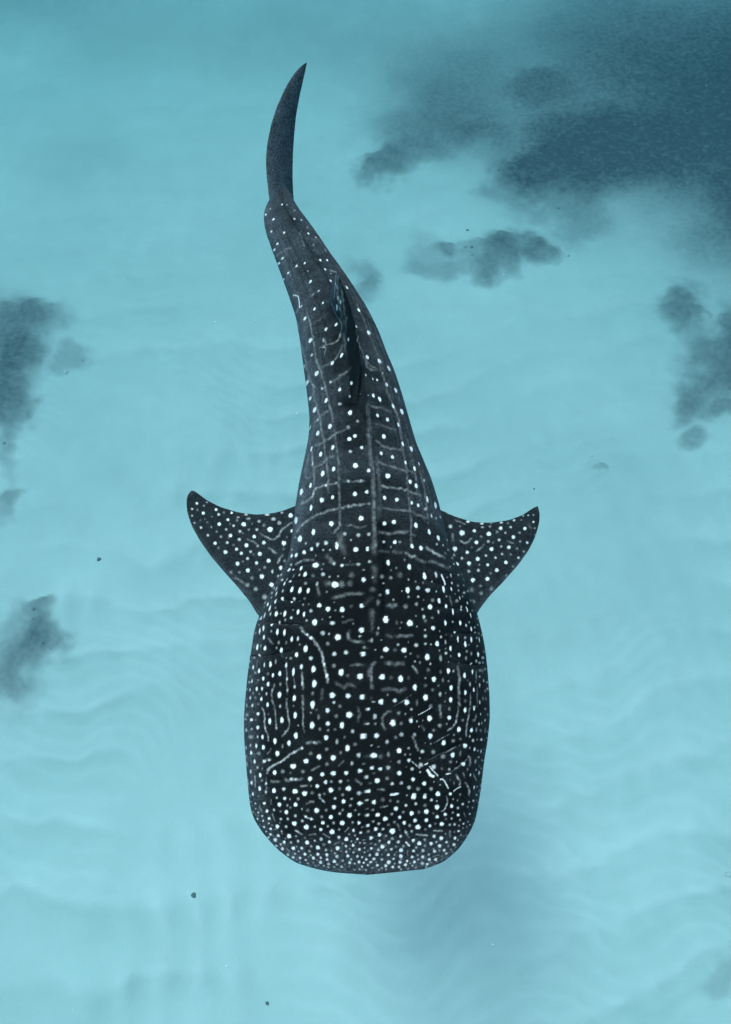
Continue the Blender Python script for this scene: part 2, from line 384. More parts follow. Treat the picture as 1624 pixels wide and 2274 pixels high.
# ------------------------------------------------------------------ markings, measured on the animal
# each block: origin x, y and scale, then spots "x y radius brightness [width ratio]" and streaks "L width brightness x y x y ..."
MARKS = [
(820, 2700, 3.867, """297 95 20 1,495 110 26 1,180 95 12 .9,120 75 14 .6,332 195 20 1,218 212 13 1,148 207 12 .7,182 165 9 .7,182 235 9 .6,270 260 13 .9,207 297 12 .9,360 293 20 1,282 323 12 .9,357 357 14 .8,586 210 26 1,425 180 18 .8,L 9 .6 388 45 388 105,515 300 20 .8,605 298 20 .6,460 20 18 .6,565 28 22 .9,707 110 26 1,740 35 22 .5,705 258 22 .7,868 185 26 .35,L 13 .5 850 95 935 70,983 187 34 1,L 11 .7 1015 10 1050 50 1090 80,1107 185 20 .4,1050 270 22 .4,1210 143 28 1,1225 30 20 .8,1337 68 28 1,1425 125 20 .5,1442 35 20 .6,1548 97 28 1,1490 185 18 .4,1540 238 18 .6,1620 158 14 .6,1415 250 32 1,1325 180 18 .5,1287 228 22 .6,1168 275 27 1,L 9 .7 820 258 870 285 940 305,840 268 18 .9,915 300 18 .9,795 325 22 .6,692 358 30 1 1.1,468 398 25 1,583 400 22 .7,848 405 32 1 1.1,960 400 18 .8,1065 348 24 .95,1205 350 20 .5,1130 395 18 .6,1320 352 32 1,1455 345 18 .6,1538 350 22 .95,1037 437 22 .9,1185 468 34 1,L 10 .7 705 450 745 470 790 500,L 9 .8 890 510 970 500,1280 435 20 .35,L 8 .6 1360 470 1400 410,1467 450 20 .95,1565 478 18 .95,1583 405 16 .4,293 402 15 .9,380 428 17 .95,240 380 9 .6,207 382 8 .6,322 462 12 .9,275 487 16 .9,380 502 18 .95,348 540 17 .95,480 518 20 .95,523 460 14 .8,622 525 30 1,712 525 18 .4,440 572 24 1,558 603 20 1,380 613 18 .95,455 655 17 .9,512 630 17 .8,535 692 22 1,455 715 16 .8,520 737 16 .6,L 8 .6 595 685 625 725,647 607 18 .6,740 590 20 .7,858 607 28 1,958 585 18 .6,1043 563 24 .8,L 9 .5 1070 495 1150 540,1150 600 22 .9,1275 540 24 .8,1372 565 27 1,1410 500 16 .4,1485 515 16 .5,1517 563 16 .9,1440 592 12 .7,1552 612 14 .6,1610 615 14 .7,1605 575 12 .6,1460 645 19 .95,1367 655 20 .8,1545 700 18 .95,1258 682 28 1,L 9 .4 1200 640 1290 600,1075 635 24 .4,1105 707 20 .8,1000 675 28 1,912 658 20 .5,890 720 20 .5,678 683 24 1,788 683 20 .85,748 722 13 .7,722 660 14 .4,605 768 17 .95,700 755 16 .7,675 803 20 .95,767 812 18 .85,830 763 20 1,550 790 16 .5,635 827 14 .7,722 832 12 .5,690 858 14 .5,765 872 20 .7,840 837 16 .9,868 883 15 .8,942 812 22 1,905 775 16 .5,1000 763 22 .85,1037 808 18 .85,1118 770 22 .95,1225 750 18 .5,1120 830 20 .9,1035 867 22 .9,940 870 14 .5,990 840 14 .4,1215 855 24 .95,1250 790 26 .8,1140 890 24 .6,965 913 14 .5,1078 915 16 .6,1010 905 12 .4,1138 932 16 .6,1215 930 18 .6,1250 895 20 .5,1310 925 20 .7,1325 845 20 .6,1392 785 22 .95,1372 730 18 .8,1465 737 18 .7,1435 830 20 .7,1518 790 18 .9,1580 800 16 .8,1417 872 20 .9,1482 885 15 .7,1540 862 20 .9,1600 873 16 .9,1578 925 16 .8,1408 920 14 .5,1355 895 12 .4,1480 965 16 .5,1545 960 18 .5,1350 965 20 .3,1610 680 12 .8,1612 738 12 .8,1280 965 16 .3,1495 690 14 .4,1495 605 12 .4,1325 620 14 .4,1420 690 14 .4,1180 720 16 .4,1300 720 14 .4,143 128 7 .5,160 310 8 .6,115 195 8 .5,135 300 10 .5,235 435 8 .5,205 440 8 .4,218 258 9 .5,240 320 8 .5,L 9 .6 230 130 260 190,L 9 .5 405 235 435 330,510 200 16 .35,500 350 15 .3,830 545 18 .35,445 430 16 .35,400 380 14 .3,640 150 18 .3,600 120 18 .45,575 555 14 .3,530 490 13 .4,880 800 12 .4"""),
(1240, 2700, 3.867, """15 50 18 .7,110 78 28 1,10 160 18 .8,95 180 20 .45,225 45 30 .3,L 11 .8 200 145 285 130,325 60 20 .3,425 70 22 .4,400 163 28 1,530 120 22 .8,630 12 32 1,660 100 22 .8,775 12 24 .95,865 50 22 .7,780 120 26 .35,938 143 32 1,L 9 .55 1060 0 1075 60 1062 120 1030 180 1000 200,1130 130 26 .95 .8,1212 155 20 .6,1275 105 20 .75,1415 60 16 .8,1340 140 16 .4,1405 150 14 .5,15 250 26 1,160 245 27 1,258 298 30 1,345 235 20 .5,495 210 20 .35,447 275 22 .95,605 225 28 1,700 210 24 .35,798 202 32 1,890 225 18 .3,940 272 24 .9,1045 240 22 .95,1145 215 16 .5,1215 248 20 .95,1130 292 18 .6,L 7 .6 1290 220 1312 270,1368 233 14 .8,100 330 18 .55,175 360 20 .7,28 383 22 1,135 430 24 1,230 430 20 .7,380 340 22 .35,300 375 20 .35,352 460 38 1,L 10 .4 425 370 445 440,508 350 24 1,650 318 26 .85,798 315 26 .9,580 385 22 .4,688 405 32 1 1.1,845 390 20 .85,915 360 20 .35,1000 365 28 1,1055 300 16 .3,1105 375 18 .6,1168 370 20 .8,1240 310 16 .5,1285 360 16 .8,1225 385 14 .5,1345 335 12 .5,1370 375 12 .6,40 462 20 .4,182 505 24 1,265 520 20 .5,350 555 24 .4,462 525 22 .75,L 11 .6 515 450 545 500 570 540,605 460 20 .55,530 475 20 .8,785 435 20 .35,L 10 .7 670 500 810 515,L 9 .8 890 455 1000 455,900 525 22 .85,993 552 27 1,L 11 .55 1110 460 1105 530,1050 495 14 .35,1222 458 16 .9,1165 470 14 .4,1280 420 12 .4,1330 400 10 .4,70 548 24 1,185 588 18 .7,128 635 14 .6,308 605 22 .9,430 600 24 .8,L 11 .9 530 605 575 650,628 580 22 .9,778 572 20 .5,705 620 28 1,860 622 24 .85,930 600 18 .6,1063 603 20 .8,1172 550 20 .95,1250 510 14 .5,1212 575 14 .5,1285 525 12 .4,220 662 28 1,77 683 18 1,170 705 24 .6,268 710 14 .5,340 697 20 .8,400 660 18 .35,467 708 28 1,497 655 20 .35,665 675 18 .6,630 718 20 .95,755 715 26 .8,780 650 20 .35,905 722 22 .9,972 652 24 .95,970 710 16 .5,1032 708 20 .95,1085 655 18 .5,1160 635 22 .9,1120 700 16 .5,60 773 16 .9,150 762 24 1,215 768 14 .4,300 768 20 .95,380 768 16 .6,462 787 26 1,L 10 .5 550 715 550 780,612 798 20 .95,683 773 16 .7,830 765 18 .7,750 795 22 .9,L 7 .7 885 795 970 768,1005 785 14 .5,1060 752 20 .8,1140 730 16 .5,10 830 18 1,112 823 20 .95,215 830 22 .7,368 822 16 .9,470 822 22 .35,545 850 18 .9,690 830 16 .7,838 830 20 .9,920 830 22 .9,70 865 18 .9,140 865 14 .5,305 866 28 1,380 885 18 .5,452 865 22 .9,585 883 14 .6,640 862 20 .95,745 880 26 .7,860 870 16 .35,810 893 18 .95,935 855 14 .4,30 905 18 .8,155 907 20 .9,265 912 22 .9,358 930 20 .9,440 928 20 .8,525 900 22 .9,615 912 18 .6,660 938 20 .5,90 940 18 .4,215 943 20 .4,270 958 16 .5,175 968 18 .4,5 968 20 .4,560 950 20 .4,905 905 18 .4,1000 830 16 .4,255 640 18 .3,405 735 14 .3,890 690 18 .35,30 720 12 .4,65 620 12 .5,L 8 .3 220 500 250 570,1180 670 12 .5"""),
(820, 2400, 3.867, """L 10 .5 265 0 295 60 300 150 300 230 320 310 345 360 350 430,L 10 .5 430 0 440 90 445 190 455 290,455 265 18 .8,L 11 .45 600 0 605 100 625 200 615 270 570 330 530 375,L 10 .5 805 0 808 110 805 220 825 320,215 80 22 .9,128 158 22 .9,185 160 14 .35,70 95 28 .5,50 150 20 .5,368 178 44 1 .45,527 163 42 1 .55,703 98 44 1 .5,925 230 48 1 .65,1010 120 36 .35 .6,1125 35 34 .85 .8,1240 110 28 .35,1412 93 42 1,L 15 .25 1525 0 1545 70 1525 190,1130 210 32 .85 .9,1315 230 44 1 .7,1025 280 28 .3 .7,1225 285 20 .25,1455 310 30 .7 .8,1588 372 40 .95 .8,712 365 44 1 .6,212 260 26 .9 .8,60 295 28 .6 .6,130 280 18 .5,120 385 28 .5 1.3,210 380 24 .6 .6,273 385 32 .9 .5,437 437 40 1 .55,620 465 36 1 .65,L 18 .45 860 455 1030 458,950 455 20 .7,1108 393 36 .9 .85,1350 385 24 .3 .7,1250 445 40 .7 .5,1487 480 28 .3,1388 530 44 1 .65,58 525 32 .7 .35,115 495 28 .75 .4,192 500 30 .9 .5,285 518 34 1 .6,535 505 30 .4 .5,L 13 .6 780 530 690 585 610 635 530 700 440 745 370 790 340 850,790 530 22 .8,690 585 20 .8,125 592 28 .9 .6,225 600 26 .35 1.2,L 11 .5 385 545 340 600,468 600 36 1 .75,905 600 30 .25,1115 545 26 .3,1297 590 28 .35 .7,1533 622 34 .8 .65,1015 645 36 1 .9,1200 657 36 1,845 700 34 1,675 768 34 1 1.2,170 705 30 .85 .5,60 640 30 .4 .5,70 740 40 .5 .3,L 15 .6 275 705 380 680,297 703 22 .9,360 685 20 .8,1120 740 28 .3,L 13 .35 1270 760 1335 710,1445 730 30 .6 .7,1610 735 20 .4,L 14 .4 915 815 1010 775,118 838 34 .8 .4,207 783 22 .6,270 800 22 .3 .6,345 815 22 .6,433 852 32 1 .8,540 835 28 .35,805 835 28 .35,1058 873 28 .95,1203 862 30 .9 1.2,1370 855 28 .9,1548 828 28 .95,243 885 30 1 .6,175 910 28 .5 .4,130 983 28 .95 .55,L 19 .45 580 945 790 935,650 938 26 .8,710 938 20 .8,L 16 .4 390 965 500 970,897 933 30 1,265 955 20 .35,L 9 .5 320 930 320 1130,320 995 18 .8,318 1105 18 .8,L 8 .5 175 900 180 1040,1100 975 26 .85,1175 968 20 .5,1295 968 26 .8,L 13 .5 1490 940 1575 1010,237 1062 32 1 .55,425 1087 32 1 .85,553 1068 26 .8,L 12 .6 780 1025 865 1025,993 1028 26 .95,700 1097 32 1 1.2,825 1125 32 1 1.1,925 1115 26 .35,1170 1080 34 1,1285 1060 22 .35,1400 1060 34 1,1540 1120 28 .8,147 1133 24 .95 .6,1020 1145 22 .6,1085 1130 22 .25,1325 1140 22 .4,L 8 .5 60 860 85 980 100 1080,1395 955 20 .2,640 855 20 .2,980 30 20 .2,930 0 22 .8,150 60 14 .3"""),
(1240, 2400, 3.867, """22 20 26 .9,122 115 40 .7 .65,10 205 32 .95 .8,145 367 36 .9 .85,283 447 32 .7 .7,358 200 46 1 .8,L 15 .3 340 45 270 65 230 120 225 210 255 290,437 70 26 .35,470 205 26 .3,597 170 32 .85 .8,470 352 32 .6,395 390 26 .3,440 562 36 1 .9,840 140 40 1 .8,850 370 38 .9 .8,L 15 .5 980 0 980 120,1100 15 26 .3 .8,1098 130 30 .95 .85,975 235 28 .5,L 11 .5 1215 0 1205 100 1180 200 1130 265 1080 295,1305 30 38 1 .5,L 10 .45 1370 0 1350 130 1325 240 1320 370,1425 15 24 .9 .5,1510 85 20 .7 .4,1275 160 20 .4,1225 285 36 1 .7,1390 295 30 1 .65,1488 212 22 .8 .5,L 11 .35 1460 90 1440 150 1405 170,1525 200 20 .35 .5,1567 165 22 .6 .5,1455 290 34 .4 .4,1510 300 28 .3 .5,1570 300 36 .35 .4,1025 460 36 1 .75,1150 435 26 .35,1245 410 18 .3,1410 430 24 .6 .8,1520 418 22 .8 .8,1303 498 30 1,1430 545 30 .8 .5,1515 572 30 .6 .4,745 575 28 .8,888 580 30 .4,L 15 .25 740 240 775 300,L 14 .5 620 380 650 450 680 560,645 350 24 .5,1015 640 32 .5,1142 620 36 1 .75,1240 600 40 .25 .5,L 14 .4 1360 640 1370 750,1440 700 34 .5 .4,108 627 36 1 1.25,300 610 38 .35 .6,L 22 .2 0 640 60 630,195 640 36 .2,440 710 26 .5,570 690 26 .8,725 750 34 .7,893 775 36 .8,1115 710 24 .3,1278 738 28 .95,85 788 24 .85,192 803 24 .85,298 785 32 .6,612 803 24 .7,1100 810 22 .6,1000 800 22 .2,1335 810 24 .35 .6,1490 855 30 .7 .5,443 857 30 1,20 910 28 .8 .8,110 860 20 .25,155 957 34 1,285 925 26 .5,350 997 26 .7,470 988 26 .6,625 940 26 .95,770 993 28 1,60 990 20 .25,L 14 .5 170 1075 240 1068,570 1045 28 .6,690 1065 28 .4,860 1065 26 .5,40 1095 28 .95,L 16 .9 330 1140 420 1130,950 1130 32 1,635 1145 28 .9,780 1145 24 .7,L 13 .5 1190 880 1230 960 1240 1040,1160 990 30 .25 .5,1375 880 24 .7 .5,L 10 .5 1280 860 1300 920,L 9 .55 1420 870 1450 950,L 12 .4 1310 980 1350 1050 1360 1150,1425 1045 28 .8 .4,1490 1090 30 .4 .3,1112 1130 22 .9,L 4 .9 590 690 650 740 710 795,L 8 .95 780 745 815 730,L 19 1 815 825 850 880 890 900,L 7 1 840 770 880 820 920 860 950 895,L 8 1 980 940 1020 945 1050 990 1085 1055,L 5 1 1155 1095 1200 1060 1250 1035,L 8 .4 1050 590 1180 510,L 4 .95 690 95 760 60 860 0,L 4 .7 565 150 620 115,L 4 .6 610 385 670 365,L 5 .4 890 465 1000 400 1100 350,L 8 .9 1060 870 1110 860,L 8 .8 1170 800 1200 790,L 3 .3 820 690 960 610 1040 580,L 3 .4 1110 850 1250 745 1330 670"""),
(820, 2100, 3.867, """957 40 44 1 .75,1063 182 34 .6,1190 50 28 .8 1.4,L 17 .4 1330 40 1460 5,L 20 .3 1415 150 1400 220 1440 280 1590 300,1570 142 36 .95,1262 235 42 1,1130 320 28 .45,1215 455 32 .8,1368 435 32 .8,1588 455 34 .95,L 15 .55 780 110 840 190 915 250 980 320 1025 400 1060 480 1080 590 1100 690 1120 780 1130 830,860 200 14 1,910 245 22 1,1080 590 26 .9 .6,1115 740 34 .9 .6,400 75 20 1 .8,497 40 24 .7 .6,290 118 40 .95 .3,238 155 44 .9 .25,470 168 44 1 .38,562 175 44 1 .38,293 235 32 .9 .45,L 14 .4 350 250 410 330,487 305 26 .4 .7,585 305 30 .3 .5,657 262 38 .95 .45,738 255 34 .8 .5,838 387 48 1 .6,204 365 44 1 .35,250 350 26 .5 .4,306 380 34 1 .55,520 405 34 1 .6,722 467 32 1 .7,907 512 30 .75,165 350 36 .4 .2,228 472 16 .9,L 8 .4 150 500 135 570,L 7 .4 215 540 195 640,300 600 38 .8 .28,380 593 40 1 .45,450 555 36 .5 .35,585 605 34 .85 .45,L 9 .3 585 560 600 980,L 13 .5 590 1040 590 1160,153 630 30 .9 .4,228 678 34 .95 .45,180 700 20 .4,500 712 34 1 .6,410 735 28 .9 .6,345 715 22 .35,595 780 30 .8 .5,678 690 58 1 .3,783 623 36 .9 .55,L 13 .6 790 700 795 800 800 920,795 840 40 .8 .4,942 655 46 1 .65,695 885 28 .7 .65,L 7 .3 680 750 695 900,283 778 28 1 .6,135 812 28 .8 .5,347 850 32 1 .6,215 800 20 .3,L 7 .4 190 830 165 870,508 850 28 .35 .6,952 845 52 1 .58,L 12 .4 430 850 395 960 400 1060 430 1150,110 925 26 .7 .45,198 913 30 1 .5,267 910 26 .9 .5,325 980 22 .7 .7,600 930 32 .6 .5,495 990 42 1 .6,112 1030 30 .7 .5,180 1030 20 .4,258 1045 28 1 .55,230 980 16 .3,150 970 20 .3,690 1035 44 1 .48,L 15 .5 800 1000 800 1150,930 975 32 .3 .7,L 20 .25 1060 930 1040 1060,1187 997 40 .95 .95,1395 1005 34 .85,1583 1020 36 .95,1305 697 48 1 .72,1550 750 40 1,1210 610 30 .35,L 18 .25 1430 600 1610 595,L 21 .25 1240 830 1320 890 1420 850 1490 890,930 1115 48 1 .62,340 1120 32 1 .5,140 1130 28 .8 .6,65 1130 30 .6 .4,505 1140 26 .6 .6,1290 1140 26 .3,1390 740 30 .2,958 330 12 .5,L 3 .35 320 40 420 60 560 70 800 68,L 3 .35 250 485 370 480 470 450 560 435,L 8 .5 530 440 540 500,110 750 24 .35 .4,220 1110 20 .3"""),
(1240, 2100, 3.867, """267 15 36 1,582 52 42 1,887 115 28 .9,410 40 34 .2 .6,1048 48 36 1 .45,1242 48 34 1 .45,1320 80 24 .7 .6,1387 128 32 .9 .35,785 20 26 .3,155 185 34 .3 .7,75 280 38 .55 .55,L 19 .2 90 0 85 160,1170 170 16 .9,L 22 .4 290 215 340 220,L 20 .35 400 225 600 220,785 220 26 .6,665 340 30 .75,940 320 38 1 .65,1048 300 36 .6 .35,1210 262 40 .95 .28,1308 327 40 1 .42,1385 268 38 .95 .35,1490 270 40 .8 .2,268 395 36 1,505 405 36 1,388 400 30 .2,1115 382 34 1 .42,1228 468 28 1 .65,1320 510 28 .5 .6,1388 450 28 .5 .5,1477 460 34 .95 .42,1452 548 24 .6 .6,1388 582 14 .8,1540 570 26 .6 .3,810 497 44 1 .72,985 510 46 .5 .45,L 19 .3 130 560 75 640 70 760 80 850 95 910,L 25 .25 250 575 360 585 500 580,310 580 30 .35,L 16 .7 630 620 675 700,820 665 30 .3 .9,1085 678 36 1 .6,218 757 38 1,460 780 44 1 .75,340 765 30 .18,565 770 34 .18 .6,897 787 36 1 .8,985 690 28 .3 .7,1015 800 34 .4 .5,1298 738 36 1 .5,1398 690 32 .95 .35,1548 805 24 .7 .4,L 16 .4 1200 620 1220 720 1225 850 1225 1150,648 893 44 .95 .6,785 870 28 .25,880 925 24 .25,L 22 .25 225 920 330 910 450 940 520 905,1122 900 36 .95 .6,1310 960 32 1 .55,1370 850 34 .5 .4,1420 925 30 .9 .4,1497 865 34 .7 .3,L 8 .35 1450 660 1450 830,L 7 .3 1465 880 1465 1150,L 10 .35 1375 980 1375 1150,788 1027 42 1 .8,978 983 34 .7 .65,1118 1055 36 1 .65,205 1082 38 .95 .85,385 1065 30 .8,540 1090 38 .95 .9,675 1090 50 .25 .4,855 1140 28 .35,975 1140 26 .4,1498 1088 30 .8 .35,1540 1040 30 .3 .4,1580 1040 28 .35 .4,1570 940 22 .4 .5,1310 1070 26 .2,1425 1150 20 .7,80 1040 34 .15 .5,L 3 .6 360 1145 480 1080 600 985,690 490 26 .15,1530 680 26 .3 .4,1340 800 20 .15"""),
(820, 1800, 3.867, """762 105 44 1 .55,940 20 38 1 .6,1105 160 30 .8,995 182 32 .8 .6,917 238 26 .9 .8,820 282 28 .95 .9,715 320 32 1 .6,655 330 28 1 .5,L 14 .5 705 435 775 395,L 19 .35 820 385 940 380,L 25 .3 1105 320 1160 380 1210 430,1210 430 26 .6,1315 453 22 .9,1530 440 24 .6 1.4,L 15 .2 1340 440 1500 440,1250 205 42 1 .55,L 38 .2 1290 40 1300 150 1350 280,1350 45 24 .5,1530 58 28 .6 1.2,1497 245 34 1,973 450 42 1,625 515 28 1 .7,678 512 16 1,785 495 36 .9 .4,833 572 36 1 .6,1068 572 30 .7,685 595 34 .3 .3,595 640 28 .5 .4,935 590 30 .25,640 668 20 1 .8,565 697 28 .9 .4,660 772 42 1 .45,765 783 44 1 .5,873 785 36 1 .55,990 700 34 .6 .6,L 19 .4 990 730 1020 830,L 34 .25 1095 690 1180 700,1225 707 44 1 1.15,1310 700 50 .25,1420 690 44 .25,1440 580 44 .2,1598 640 34 .95 .8,540 790 26 .7 .5,535 890 24 1 .8,690 890 22 .8,663 935 15 1,448 928 36 .95 .35,458 760 36 .8 .25,455 825 44 .8 .2,343 965 28 1 .4,370 1015 44 .95 .25,378 1090 30 .7 .45,455 1090 36 1 .6,567 1087 40 1 .48,740 1065 36 1 .48,818 1095 36 1 .42,908 1050 26 .6,650 1140 22 .8,1018 978 30 1,1132 1027 32 1,1317 1033 38 1 .85,1573 982 30 .95,L 21 .3 1200 880 1290 865 1400 830 1600 820,300 1110 48 .8 .2,255 1145 26 .9 .4,825 890 22 .25,1435 990 30 .15,L 3 .35 670 520 760 470 860 435 1000 415,L 3 .35 640 665 780 630 880 620 980 595,L 3 .3 480 910 800 920"""),
(1240, 1800, 3.867, """45 45 26 .7,240 145 22 .8,385 148 26 1,25 237 32 1 .7,610 203 32 1 .7,728 227 32 1 .75,835 20 34 1 .45,955 92 38 1 .5,55 405 26 .7,297 418 38 1 .65,573 473 42 1 .6,773 595 52 1 .45,922 580 44 .8 .4,L 10 .95 990 580 1020 640 1045 700,1020 770 44 1 .35,1122 765 28 .9 .35,553 778 44 1 .6,688 750 30 .7,815 780 28 .85 1.2,287 800 36 .9 .7,478 790 10 .8,965 918 36 .95 .55,880 910 28 .3,668 960 26 .4,845 998 36 1 .85,1058 990 28 .95 .6,1143 1062 42 1 .26,955 1065 28 .7 .5,1258 1000 22 .7 .6,1248 1038 18 .9 .4,1198 920 26 .4,1235 880 26 .8 .3,1328 1030 44 .9 .2,1378 1110 36 .9 .2,765 1130 34 .7 .6,265 1145 32 1,875 1140 22 .3,L 25 .35 290 980 400 980,525 990 34 .35,165 940 44 .3 .6,215 600 30 .4,330 615 26 .5,450 580 44 .2,L 32 .28 115 0 120 300,L 34 .22 115 480 120 660,95 770 40 .2,L 30 .22 90 1040 90 1160,L 20 .3 190 20 320 40 450 20 560 15,L 18 .3 600 50 650 70,L 18 .2 180 255 300 275,L 22 .3 370 280 470 285,L 18 .35 530 290 640 350 790 420,L 18 .5 800 220 900 285 1040 355,L 20 .3 830 400 950 430 1080 490,L 10 .3 1105 860 1130 970,L 26 .15 80 880 0 950,1115 590 30 .8 .35"""),
(980, 1450, 2.9, """285 55 28 1 .55,650 82 18 1 1.1,595 113 20 1 1.1,935 88 24 1 .8,432 195 26 1 .55,1120 160 26 1 .45,1205 210 28 1 .5,313 262 26 1 .6,605 235 17 .7 1.2,717 197 17 .9,908 252 20 .85 .7,1020 290 20 .9 .8,222 210 30 .9 .25,655 373 26 1,785 422 18 1,973 475 26 1,440 408 24 1 .7,333 452 30 1 .6,1148 343 20 1 .5,1238 403 26 1 .5,232 355 28 .8 .2,1280 355 20 .9 .25,1195 532 22 1 .8,1252 573 26 1 .6,585 528 18 .6,710 525 18 .5,365 568 18 .8,465 545 16 .5,213 570 28 1 .45,123 632 38 1 .45,650 653 22 1,768 632 18 1,325 713 26 1 .85,430 685 20 1 .8,942 690 22 1 .7,1062 708 20 .95,1208 740 20 .9 .6,1272 765 20 1 .65,1330 520 18 .8 .5,218 788 32 1 .4,590 775 20 .5,700 760 18 .4,790 748 18 .4,710 893 26 1,418 945 26 1 .9,940 943 20 1,1033 928 22 1,1250 962 28 1 .65,1362 705 34 1 .3,1443 765 36 1 .35,1403 870 24 .8 .4,1450 890 18 .6 .5,1490 880 16 .7 .5,1345 800 20 .6,70 912 38 1 .45,242 1025 32 1 .55,108 1095 32 1 .7,1380 1025 30 1 .45,1470 1085 28 1 .5,550 1045 20 .6,683 1055 20 .6,785 1050 18 .7,365 1130 22 .7,285 1145 20 .6,470 1140 18 .8,L 8 .36 205 120 225 250 240 400 245 600,L 8 .3 330 0 350 200 370 330 385 480 390 640,L 9 .33 440 0 460 130 480 280 490 450 495 700 500 960 430 1040,L 16 .3 790 0 800 250 825 400 835 700 840 1000 850 1160,L 16 .2 855 300 880 500 890 760 885 900,L 8 .25 1090 0 1130 250 1165 500 1180 700 1200 900 1200 1150,L 7 .25 1140 60 1210 280 1250 480 1265 680,L 7 .25 1290 420 1330 600 1360 800 1370 950,L 8 .4 245 185 330 150 400 110 445 70 580 10,L 8 .35 265 385 340 345 380 300 470 275,L 8 .5 165 730 220 690 260 610 340 575 470 545,L 9 .5 130 745 170 730,L 9 .45 75 1020 130 960 240 880 340 835 480 795 590 775 800 745,L 9 .3 530 530 740 525,L 8 .25 560 960 620 965 700 980 770 965,L 9 .3 850 125 940 185 1020 210 1120 225,L 9 .3 870 335 960 370 1060 400 1160 430 1250 440,L 9 .4 880 560 970 590 1140 605 1210 640 1290 670,L 9 .3 900 790 1010 805 1180 820 1270 860 1370 900,L 9 .3 890 1020 990 1040 1160 1015,L 7 .35 200 260 165 400 165 490 215 480"""),
(950, 1200, 2.7067, """480 85 20 1 .9,565 15 24 1 .4,803 30 20 1 .6,913 65 26 1 .5,335 182 26 1 .65,222 115 22 .7 .35,248 267 30 1 .42,1000 130 26 .7 .3,655 268 18 .95 .7,547 328 20 .95 .7,465 258 14 .7,387 318 12 .8,276 410 22 1 .55,423 428 24 1 .55,317 515 30 1 .5,345 605 20 .6 .5,643 540 24 1 .8,548 460 17 .6 1.2,643 390 14 .6,713 618 14 .5,625 675 20 .5,458 665 26 1 .65,788 195 14 .8 .5,852 230 14 .8 .5,892 240 14 .9 .6,980 282 22 1 .5,1063 335 26 1 .4,857 383 20 .95 .6,915 415 26 1 .5,1038 480 24 1 .45,1118 530 30 1 .45,895 565 18 .9 .7,987 603 20 .9 .7,1087 650 22 .9 .4,275 680 34 .8 .2,195 10 18 .8 .5,290 10 18 .7 .5,732 368 6 .6,810 380 6 .6,945 175 14 .6 .5,L 8 .4 235 70 260 200 310 300 300 380,L 8 .35 320 50 370 150 420 320 450 470 490 620,L 8 .35 310 400 360 560 390 760,L 8 .35 460 265 560 200 640 130,L 8 .4 380 560 470 510,L 7 .4 320 630 370 590,L 8 .3 770 30 820 130 920 160,L 8 .3 910 80 940 180 1010 400 1090 600 1110 750,L 12 .25 800 440 815 600 830 760,L 9 .25 830 480 950 500 1020 540,L 8 .25 880 640 1000 680 1080 700"""),
(850, 650, 2.953, """152 230 13 1,230 277 15 1 .8,198 172 10 .8,L 6 .4 130 325 160 315,440 187 10 .5 1.5,440 272 12 .8 1.2,510 284 12 .8,570 357 10 .4,208 400 14 .9,337 410 14 1,317 128 12 .9,365 130 9 .5,580 418 14 .9,655 457 12 .8,632 533 12 .4,505 400 8 .8,270 522 16 1 .7,237 583 19 1 .55,753 585 18 .4 .5,320 668 19 .9 .5,282 720 22 1 .5,460 745 17 1,543 715 14 1,700 685 14 1,768 686 14 1,748 778 14 .9,L 6 .5 800 790 850 800,378 815 16 1 .7,330 880 22 .9 .5,600 900 20 1,802 892 16 .9,575 795 10 .4,400 835 10 .4,805 820 8 .5,683 993 15 .8,L 7 .3 580 1060 700 985,725 1113 13 1,640 1175 18 1,875 1065 22 .9 .3,903 1105 26 1 .25,865 1160 36 1 .25,935 1090 18 .5 .3,545 1270 24 1 .5,858 1330 22 1 .5,755 1378 22 1,468 1395 32 1 .35,600 1490 30 .95 .55,730 1490 24 .5 .5,512 1620 34 1 .28,617 1635 18 .7 .5,912 1638 28 1 .4,980 1480 20 .9 .4,963 1265 22 .4 .5,820 1715 24 1 .8,662 1820 30 1 .65,567 1905 26 1 .4,537 1750 28 .5 .3,1085 1185 22 1 .5,1058 1350 14 .9 .5,1185 1412 26 1 .6,1170 1657 24 1 .6,1292 1697 28 1 .55,1385 1770 34 .9 .3,967 960 20 .9 .4,405 1130 26 .6 .3,440 1245 28 .5 .4,1325 1815 16 .6,L 7 .3 545 1160 600 1340 630 1500 650 1650 700 1780 740 1900,L 7 .3 440 1250 480 1350 500 1500 540 1650 570 1800 600 1900,L 7 .25 1030 1060 1120 1240 1190 1430 1280 1640 1340 1800,L 7 .3 1060 1400 1100 1560 1180 1720 1290 1790,L 6 .45 720 1545 820 1520 880 1480 905 1420 915 1350,L 7 .3 700 1760 830 1700 890 1620 920 1540,L 5 .9 430 1040 475 1050 490 1120 490 1160 515 1140,L 6 .6 440 1230 480 1180,L 4 .4 745 1470 755 1560 735 1640,L 5 .8 695 1560 740 1560,L 5 .3 380 810 460 745,L 6 .3 620 620 660 680 700 690,L 8 .3 810 1900 900 1850 980 1800,L 8 .2 640 1310 760 1240,L 6 .3 200 700 330 590 420 560,L 5 .62 866 800 852 880 845 980 836 1062,L 12 .42 872 850 872 950 880 1050 900 1180 930 1330,L 9 .34 895 920 912 1020 935 1150 950 1290 955 1400,L 5 .6 770 1100 805 1120 835 1170 850 1220 885 1275 912 1335 906 1410 880 1470,L 11 .33 935 1420 945 1520 950 1620,L 6 .45 490 415 505 445 520 500 535 548,L 10 .28 500 440 515 490,L 5 .6 425 1030 455 1040 478 1046"""),  # wide pale streaks on the dorsal fins paint light on their left faces
